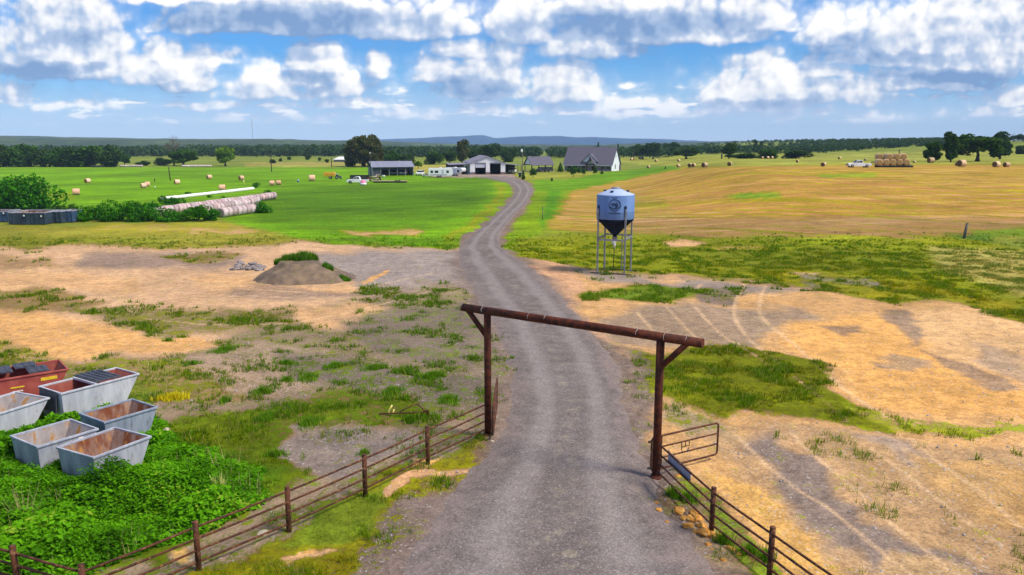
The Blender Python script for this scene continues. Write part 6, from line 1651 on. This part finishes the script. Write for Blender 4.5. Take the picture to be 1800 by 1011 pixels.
# ------------------------------------------------------------------ hedge and bushes, left
def bush(px, pyb, pyt, wpx, label, m=LF_BUSH, leaves=1800, group="bushes and weeds by the dark containers", ls=.22, name="bush"):
    p = gp(px, pyb); k = pxm(p); h = (pyb - pyt) * k; w_ = wpx * k
    o = empty(name, p, 0, label, "bush", group)
    lob = []
    r = random.Random(int(px * 7))
    for i in range(max(5, int(w_ / 1.4) * 2)):
        x = r.uniform(-.46, .46) * w_; y = r.uniform(-.2, .5) * min(w_, 6); t_ = r.uniform(.55, 1) * (1 - (abs(x) / w_ * 1.3) ** 2)
        s = h * .30 * r.uniform(.8, 1.2); lob.append((x, y + 1.0, max(s * .7, h * t_ - s), s * 1.5, s * 1.4, s * 1.05))
    for i in range(int(w_ / .8)): lob.append((r.uniform(-.48, .48) * w_, r.uniform(0, 1.5), h * .18, h * .28, h * .28, h * .22))
    foliage("foliage", lob, leaves, ls, m, o, holes=.30, hs=.9, seed=int(px))
    st = MB()
    for i in range(5):
        x = r.uniform(-.3, .3) * w_; st.tube([(x, .6, -.05), (x + r.uniform(-.3, .3), .7, h * .5)], [.06, .03], 5)
    return o
bush(22, 368, 300, 112, "big round green bush behind the dark containers at the left edge", leaves=7000, ls=.42, m=LF_BUSH)
bush(105, 378, 356, 50, "light green low bush above the right end of the dark containers", m=LF_MID, leaves=2200)
bush(165, 390, 354, 70, "dark green bush at the left end of the long hedge", leaves=3600)
bush(225, 390, 348, 90, "tall dark green bush in the middle of the long hedge", leaves=5200)
bush(285, 366, 345, 60, "bush behind the hedge at the near end of the white silage tube", leaves=2400)
bush(268, 391, 368, 80, "low green bush in front of the wrapped bale rows", leaves=3400)
bush(333, 390, 356, 52, "rounded dark bush against the wrapped bales", leaves=3200)
bush(372, 388.5, 368, 22, "small dark round bush at the near end of the front wrapped row", leaves=1300)
bush(457, 375.5, 352, 20, "upright dark bush at the far end of the front wrapped row", leaves=1300)
bush(449, 330.5, 319.5, 9, "small dark bush at the far end of the silage tube", leaves=420)
bush(470, 342, 331, 9, "small dark bush behind the far end of the back wrapped row", leaves=420)
bush(327, 341.5, 337, 9, "tiny dark bush behind the silage tube", leaves=300)
bush(365, 348, 341, 6, "thin weed in front of the silage tube", leaves=160, ls=.15)
bush(389, 351.5, 342, 4, "thin tall weed between the silage tube and the wrapped bales", leaves=120, ls=.13)

# ------------------------------------------------------------------ poles and posts
WOODP = mat("weathered_wood", (.10, .085, .075), (.16, .14, .12), 4, .9)
DKP = mat("dark_wood", (.03, .025, .022), (.05, .04, .035), 4, .9)
def post(name, px, pyb, pyt, wpx, m, label, cat="post", lean=0.0, cross=False):
    p = gp(px, pyb); k = pxm(p); h = (pyb - pyt) * k
    o = empty(name, p, 0, label, cat)
    MB().tube([(0, 0, -.2), (lean * h * .5, 0, h * .5), (lean * h, 0, h)], [wpx * k * .55, wpx * k * .5, wpx * k * .45], 9).build("shaft", m, o)
    if cross: MB().box((0, 0, h * .93), (h * .22, .12, .12)).build("crossarm", m, o)
    return o, h, k
post("field_pole", 299.5, 317.5, 293.5, 1.7, DKP, "dark pole standing alone in the left green field", "pole", lean=-.06)
post("field_post", 272, 319.0, 313.5, 1.6, DKP, "short dark post in the green field left of the dark pole")
post("utility_pole", 477.5, 302.0, 270.0, 1.5, DKP, "dark utility pole at the edge of the far pasture", "pole")
post("utility_pole", 583, 293.5, 277.0, 1.4, DKP, "short utility pole left of the distant white roofed house", "pole")
post("utility_pole", 1580, 274.5, 263.0, 1.5, DKP, "short dark pole on the rise behind the loaded hay trailer", "pole")
post("utility_pole", 1114, 282.0, 268.0, 1.4, DKP, "utility pole right of the house near the oaks", "pole")
post("marker_stake", 429, 325.0, 316.0, 1.4, YELP, "thin yellow stake in the green field", "stake")
post("fence_post", 1694, 419.5, 391.5, 5.0, WOODP, "leaning weathered wooden post at the edge of the hay field on the right", lean=.14)
post("fence_post", 953.5, 386.0, 362.0, 1.2, WOODP, "thin grey post in the grass between road and feed bin")
post("fence_post", 1268.5, 279.0, 271.0, 2.4, DKP, "dark short post left of the hedge in the hay field")
post("fence_post", 1169.5, 297.0, 292.5, 2.2, DKP, "short dark stump post at the corner of the house lawn")
for px, lb_ in ((455, "small dark post left of the orange bale near the barrel"),):
    pass
o, h, k = post("pole_lamp", 918.2, 316.0, 262.5, 1.5, WOODP, "tall pale pole with a white lamp beside the barn's right side", "lamp")
MB().lathe([(.001, -.9 * k), (1.4 * k, -.6 * k), (1.8 * k, 1.2 * k), (1.5 * k, 3.0 * k), (.6 * k, 4.2 * k), (.001, 4.3 * k)], 14, M=Matrix.Translation((-1.4 * k, -.3, h * .905))).build("lamp_head", LAMPG, o)
MB().tube([(0, 0, h * .93), (-1.2 * k, -.3, h * .95)], .05, 6).build("lamp_arm", WOODP, o)
o, h, k = post("yard_light", 651.5, 309.5, 265.0, 1.2, DKP, "thin pole with white lamp in front of the big bronze tree", "lamp")
MB().lathe([(.001, 0), (1.2 * k, .2), (1.2 * k, 2 * k), (.001, 2.6 * k)], 12, M=Matrix.Translation((.5 * k, -.3, h * .86))).build("lamp_head", LAMPG, o)
# radio mast on the skyline
p = at_dist(452, 2300); k = 2300 / F
o = empty("radio_mast", p, 0, "faint thin radio mast on the left skyline", "mast")
q = MB(); hm_ = 11 + 40 * k - p.z
for i in range(3):
    a = i * 2.09; q.tube([(1.0 * math.cos(a), 1.0 * math.sin(a), 0), (.6 * math.cos(a), .6 * math.sin(a), hm_)], .16, 5)
for i in range(30):
    z = hm_ * i / 30; a = i * 2.09; q.tube([(math.cos(a), math.sin(a), z), (math.cos(a + 2.09), math.sin(a + 2.09), z + hm_ / 30)], .09, 4)
q.build("lattice", STEEL, o)
# ------------------------------------------------------------------ grass, weeds, stones on the land near by
def scatter(n, y0, y1, seed, umax=.72):
    r = np.random.default_rng(seed)
    y = (y0 ** 1 + (y1 - y0) * r.random(n) ** 1.25)
    x = (r.random(n) * 2 - 1) * umax * (y + 3)
    return x, y, r
vcol = None
def blade_mat():
    m = bpy.data.materials.new("grass_blades"); m.use_nodes = True
    n = NT(m.node_tree); m.node_tree.nodes.remove(m.node_tree.nodes['Principled BSDF'])
    c = n.node('ShaderNodeAttribute', attribute_name='tint').outputs['Color']
    d = n.node('ShaderNodeBsdfDiffuse'); t = n.node('ShaderNodeBsdfTranslucent'); mx = n.node('ShaderNodeMixShader')
    n.put(d.inputs[0], c); n.put(t.inputs[0], n.vm('MULTIPLY', c, (1.2, 1.25, .7))); mx.inputs[0].default_value = .3
    m.node_tree.links.new(d.outputs[0], mx.inputs[1]); m.node_tree.links.new(t.outputs[0], mx.inputs[2]); m.node_tree.links.new(mx.outputs[0], m.node_tree.nodes['Material Output'].inputs[0])
    return m
BL = blade_mat()
WEEDP = [(-400, 735), (60, 752), (250, 735), (285, 765), (360, 800), (440, 832), (455, 875), (375, 928), (265, 962), (140, 1008), (-400, 1200)]
def in_boxes(x, y, mg=.0):
    k = np.zeros(x.shape, bool)
    for o in S.objects:
        if o.name.startswith("refuse_container"):
            b = [c for c in o.children if c.name.startswith("body")][0].data.vertices
            hx = max(abs(v.co.x) for v in b); hy = max(abs(v.co.y) for v in b)
            a = o.rotation_euler.z; dx, dy = x - o.location.x, y - o.location.y
            lx = dx * math.cos(a) + dy * math.sin(a); ly = -dx * math.sin(a) + dy * math.cos(a)
            k |= (np.abs(lx) < hx - .02 + mg * .5) & (np.abs(ly) < hy + .02 + mg * .3)
    return k
def grass_blades():
    x, y, r = scatter(420000, 17, 105, 5)
    z = H(x, y); so_, tu, de, hy, rd = land_paint(x, y, z)
    cl = fbm(x * .9, y * .9, 4, 21); cl2 = fbm(x * .22, y * .22, 3, 22)
    p = np.clip(de * 1.35 - .30 + (cl - .5) * 2.9 + (cl2 - .5) * .9, 0, 1)
    p[de < .05] = 0
    px, py = proj(x, y, z)
    wd = sdf(px, py, WEEDP); p = np.where(wd > 6, 0, p)
    keep = (r.random(len(x)) < p * np.clip(y / 55, .35, 1) * (1 - ss((y - 62) / 38))) & (rd < -6) & ~in_boxes(x, y)
    x, y, z, tu, cl = x[keep], y[keep], z[keep], tu[keep], cl[keep]
    n = len(x); nb = 5
    lush = np.clip((cl - .50) * 5.0, 0, 1); hg = (.05 + .17 * np.clip((cl - .40) * 3.2, 0, 1)) * r.uniform(.6, 1.4, n)
    X = np.repeat(x, nb) + r.normal(0, .055, n * nb); Y = np.repeat(y, nb) + r.normal(0, .055, n * nb); Z = np.repeat(z, nb)
    hh = np.repeat(hg, nb) * r.uniform(.6, 1.2, n * nb); a = r.uniform(0, 6.28, n * nb); w_ = np.clip(np.repeat(y, nb) * .00055, .010, .05); ln = hh * r.uniform(.2, 1.1, n * nb)
    Z0 = Z + .0
    V = np.stack([np.stack([X - w_ * np.sin(a), Y + w_ * np.cos(a), Z0 - .05], 1), np.stack([X + w_ * np.sin(a), Y - w_ * np.cos(a), Z0 - .05], 1), np.stack([X + ln * np.cos(a), Y + ln * np.sin(a), Z0 + hh], 1)], 1).reshape(-1, 3)
    tu = tu * (1 - .75 * lush[:, None]) + np.array((.060, .155, .003)) * .75 * lush[:, None]
    t = np.repeat(tu, nb, 0) * r.uniform(.85, 1.65, (n * nb, 1)); dry = r.random(n * nb) < .10
    t[dry] = np.array((.30, .25, .07)) * r.uniform(.7, 1.2, (dry.sum(), 1))
    t = np.concatenate([t, np.ones((len(t), 1))], 1)
    o = np_mesh("grass", V, np.arange(3 * n * nb).reshape(-1, 3), BL, {'tint': ('FLOAT_COLOR', np.repeat(t, 3, 0))})
    tag(o, "short tufted grass growing on the gravelly land", "grass", kind="stuff")
    print("grass blades", n * nb)
grass_blades()
def weeds():
    r = np.random.default_rng(8)
    n = 26000
    x = r.uniform(-26, -6, n); y = r.uniform(16, 33, n); z = H(x, y)
    px, py = proj(x, y, z); wd = sdf(px, py, WEEDP) + (fbm(x * .7, y * .7, 3, 41) - .5) * 60
    k = (wd > -14) & ~in_boxes(x, y) & (r.random(n) < np.clip((wd + 40) / 60, .2, 1))
    k |= (np.abs(px - 60) < 60) & (np.abs(py - 735) < 28) & ~in_boxes(x, y)
    x, y, z, wd = x[k], y[k], z[k], wd[k]
    n = len(x); nl = 30
    big = fbm(x * .55, y * .55, 4, 43); k2 = (big < .36) & (r.random(n) < .6); hh = np.where(k2, .5, 1) * (.08 + 1.05 * np.clip((big - .28) * 2.0, 0, 1) + .25 * (fbm(x * 1.8, y * 1.8, 2, 44) - .5)) * np.clip((wd + 30) / 70, .25, 1)
    hh *= np.where(in_boxes(x, y, 1.7), .42, 1.0)
    C = np.stack([np.repeat(x, nl), np.repeat(y, nl), np.repeat(z, nl)], 1)
    t = r.random(n * nl) ** .6
    rad = .05 + .17 * np.sin(np.clip(t, 0, 1) * 2.4)
    a = r.uniform(0, 6.28, n * nl)
    C[:, 0] += rad * np.cos(a) * r.uniform(.5, 1.3, n * nl); C[:, 1] += rad * np.sin(a) * r.uniform(.5, 1.3, n * nl); C[:, 2] += np.repeat(hh, nl) * t
    pat = fbm(x * .45, y * .45, 3, 48)
    rn = np.clip(np.repeat(r.random(n) * .40 + (fbm(x * .8, y * .8, 3, 47) - .35) * 1.0 + (pat - .5) * .6, nl) + r.random(n * nl) * .35, 0, .98)
    ok = ~in_boxes(C[:, 0], C[:, 1], .16); C, rn = C[ok], rn[ok]
    sz = np.repeat(np.where(pat > .52, .095, .055) * r.uniform(.8, 1.3, n), nl)[ok]
    V, Fq = quads_at(C, sz, up=.8, elong=1.7)
    o = np_mesh("weeds", V, Fq, LF_WEED, {'rnd': ('FLOAT', np.repeat(rn, 4))})
    tag(o, "dense knee high green leafy weeds around the grey containers", "weeds", kind="stuff"); print("weed leaves", n * nl)
weeds()
# taller clumps one can pick out
def clump(name, px, py, rad, hgt, nb, m, label, cat, group=None, wdt=.03):
    p = gp(px, py); r = np.random.default_rng(int(px * 3 + py)); o = empty(name, p, 0, label, cat, group)
    a = r.uniform(0, 6.28, nb); q = np.clip(np.abs(r.normal(size=nb)), 0, 1.7) * rad * (.42 + .22 * np.sin(a * 2 + px) + .12 * np.sin(a * 5 + py)); x, y = q * np.cos(a), q * np.sin(a) * .8; h = hgt * r.uniform(.5, 1.1, nb); d = r.uniform(0, 6.28, nb); ln = h * r.uniform(.1, .7, nb)
    V = np.stack([np.stack([x - wdt * np.sin(d), y + wdt * np.cos(d), 0 * x - .05], 1), np.stack([x + wdt * np.sin(d), y - wdt * np.cos(d), 0 * x - .05], 1), np.stack([x + ln * np.cos(d), y + ln * np.sin(d), h], 1)], 1).reshape(-1, 3)
    np_mesh("blades", V, np.arange(3 * nb).reshape(-1, 3), m, {'rnd': ('FLOAT', np.repeat(r.random(nb), 3))}, parent=o); return o
LF_TUFT = leaf_mat("tuft_green", (.060, .16, .006), (.15, .31, .014), (.30, .30, .04))
LF_YEL = leaf_mat("yellow_flowers", (.45, .38, .012), (.72, .60, .02))
LF_STRAW = leaf_mat("dry_straw", (.36, .26, .12), (.50, .38, .20))
GT = "green grass tufts on the gravelly ground left of the road"
for i, (px, py, wp_, lb_) in enumerate([(395, 617, 60, "long bright tuft alone in the bare gravel, farthest of the left tufts"), (297, 600, 22, "small round tuft at the end of the bare dirt track"), (340, 641, 36, "tuft left of the middle of the left gravel"),
        (505, 640, 44, "tuft in the middle of the gravel above the left fence"), (590, 645, 56, "dark green tuft on open gravel between fence and road"), (660, 648, 50, "green tuft right of the dark tuft toward the road"), (545, 665, 50, "flat green tuft below the dark tuft"),
        (505, 670, 34, "dark small tuft left of the flat green tuft"), (460, 690, 40, "tuft above the left end of the big green patch"), (712, 655, 40, "green tuft close to the road's left edge"), (760, 662, 60, "broad green tuft beside the road left of the gateway"),
        (790, 705, 60, "bright green tuft right of the rusty bent frame"), (690, 690, 60, "green tuft above the rusty bent frame"), (545, 745, 70, "big dark green tuft in the left green patch"), (470, 735, 60, "big green tuft at the left of the left green patch"), (395, 705, 30, "small tuft above the weeds edge"),
        (390, 840, 70, "large rounded grass tuft at the right edge of the weeds"), (640, 800, 30, "small tuft by the second bay of the left fence"), (485, 800, 44, "tuft at the corner of bare gravel above the left fence"), (720, 740, 40, "green tuft just left below the rusty frame")]):
    p = gp(px, py); k = pxm(p); clump("grass_tuft", px, py, wp_ * k * .5, .26, int(420 * max(.5, (wp_ * k) ** 2)), LF_TUFT, lb_, "grass tuft", GT, .02)
clump("flowering_weed", 302, 700, .78, .24, 900, LF_YEL, "bright yellow flowering weed right of the containers", "flowering weed", wdt=.028)
clump("dry_grass", 62, 985, .75, .75, 260, LF_STRAW, "dry straw coloured grass clump at the far left fence corner", "grass tuft", wdt=.012)
clump("dry_grass", 45, 930, .25, 1.3, 60, LF_STRAW, "tall thin straw stalks above the far left fence corner", "grass tuft", wdt=.010)
clump("flowering_weed", 388, 868, .30, .75, 60, leaf_mat("pale_flowers", (.40, .45, .08), (.62, .62, .22)), "tall pale yellow flowering stalks in the weeds by the fence", "flowering weed", wdt=.02)
clump("flowering_weed", 218, 880, .22, .9, 40, leaf_mat("pale_stalk", (.25, .36, .05), (.40, .5, .10)), "pale leafy stalk standing above the weeds in the lower left", "flowering weed", wdt=.03)
for i, (px, py, wp_, lb_) in enumerate([(1185, 872, 40, "green tuft under the right fence next to the gateway post"), (1210, 880, 44, "green weed tuft in the first bay of the right fence"), (1272, 955, 36, "bright green tuft behind the first post of the right fence"), (1315, 975, 50, "green tuft in the second bay of the right fence"), (1350, 985, 40, "tuft at the second post of the right fence")]):
    p = gp(px, py); k = pxm(p); clump("grass_tuft", px, py, wp_ * k * .5, .34, 380, LF_TUFT, lb_, "grass tuft", "green tufts along the right fence", .016)
def dead_stems():
    r = np.random.default_rng(77); n = 9000
    x = r.uniform(-26, -6, n); y = r.uniform(16, 33, n); z = H(x, y); px, py = proj(x, y, z)
    wd = sdf(px, py, WEEDP); k = (wd > -10) & (fbm(x * .6, y * .6, 3, 71) > .53) & ~in_boxes(x, y, .3); x, y, z = x[k], y[k], z[k]; n = len(x)
    h = r.uniform(.3, .85, n) * np.where(in_boxes(x, y, 1.5), .5, 1); a = r.uniform(0, 6.28, n); w_ = .010; ln = h * r.uniform(.1, .5, n)
    V = np.stack([np.stack([x - w_ * np.sin(a), y + w_ * np.cos(a), z], 1), np.stack([x + w_ * np.sin(a), y - w_ * np.cos(a), z], 1), np.stack([x + ln * np.cos(a), y + ln * np.sin(a), z + h], 1)], 1).reshape(-1, 3)
    o = np_mesh("dead_stems", V, np.arange(3 * n).reshape(-1, 3), LF_STRAW, {'rnd': ('FLOAT', np.repeat(r.random(n), 3))})
    tag(o, "dry pale stems standing among the green weeds", "weeds", kind="stuff")
dead_stems()
# loose stones on the gravel
def stones():
    x, y, r = scatter(26000, 17, 60, 15, .66)
    z = H(x, y); so_, tu, de, hy, rd = land_paint(x, y, z)
    k = (de < .5) & (r.random(len(x)) < np.where(rd > 0, .10, .55)); x, y, z = x[k], y[k], z[k]; rd = rd[k]
    n = len(x); s = r.uniform(.012, .030, n) * np.where(r.random(n) < .05, 2.2, 1)
    base = np.array([(1, 0, 0), (0, 1, 0), (-1, 0, 0), (0, -1, 0), (0, 0, .8)], float)
    V = base[None] * s[:, None, None] * r.uniform(.7, 1.3, (n, 5, 1)); a = r.uniform(0, 6.28, n)
    c_, s_ = np.cos(a)[:, None], np.sin(a)[:, None]
    V = np.stack([V[..., 0] * c_ - V[..., 1] * s_ + x[:, None], V[..., 0] * s_ + V[..., 1] * c_ + y[:, None], V[..., 2] + (z + np.where(rd > 0, .055, .0))[:, None]], -1).reshape(-1, 3)
    f = np.array([(0, 1, 4), (1, 2, 4), (2, 3, 4), (3, 0, 4)]); Fq = (np.arange(n)[:, None, None] * 5 + f[None]).reshape(-1, 3)
    m = mat("loose_stone", (.22, .20, .20), (.40, .37, .36), 1.3, .9)
    o = np_mesh("gravel", V, Fq, m); tag(o, "loose grey stones scattered on road and bare ground", "gravel", kind="stuff")
stones()
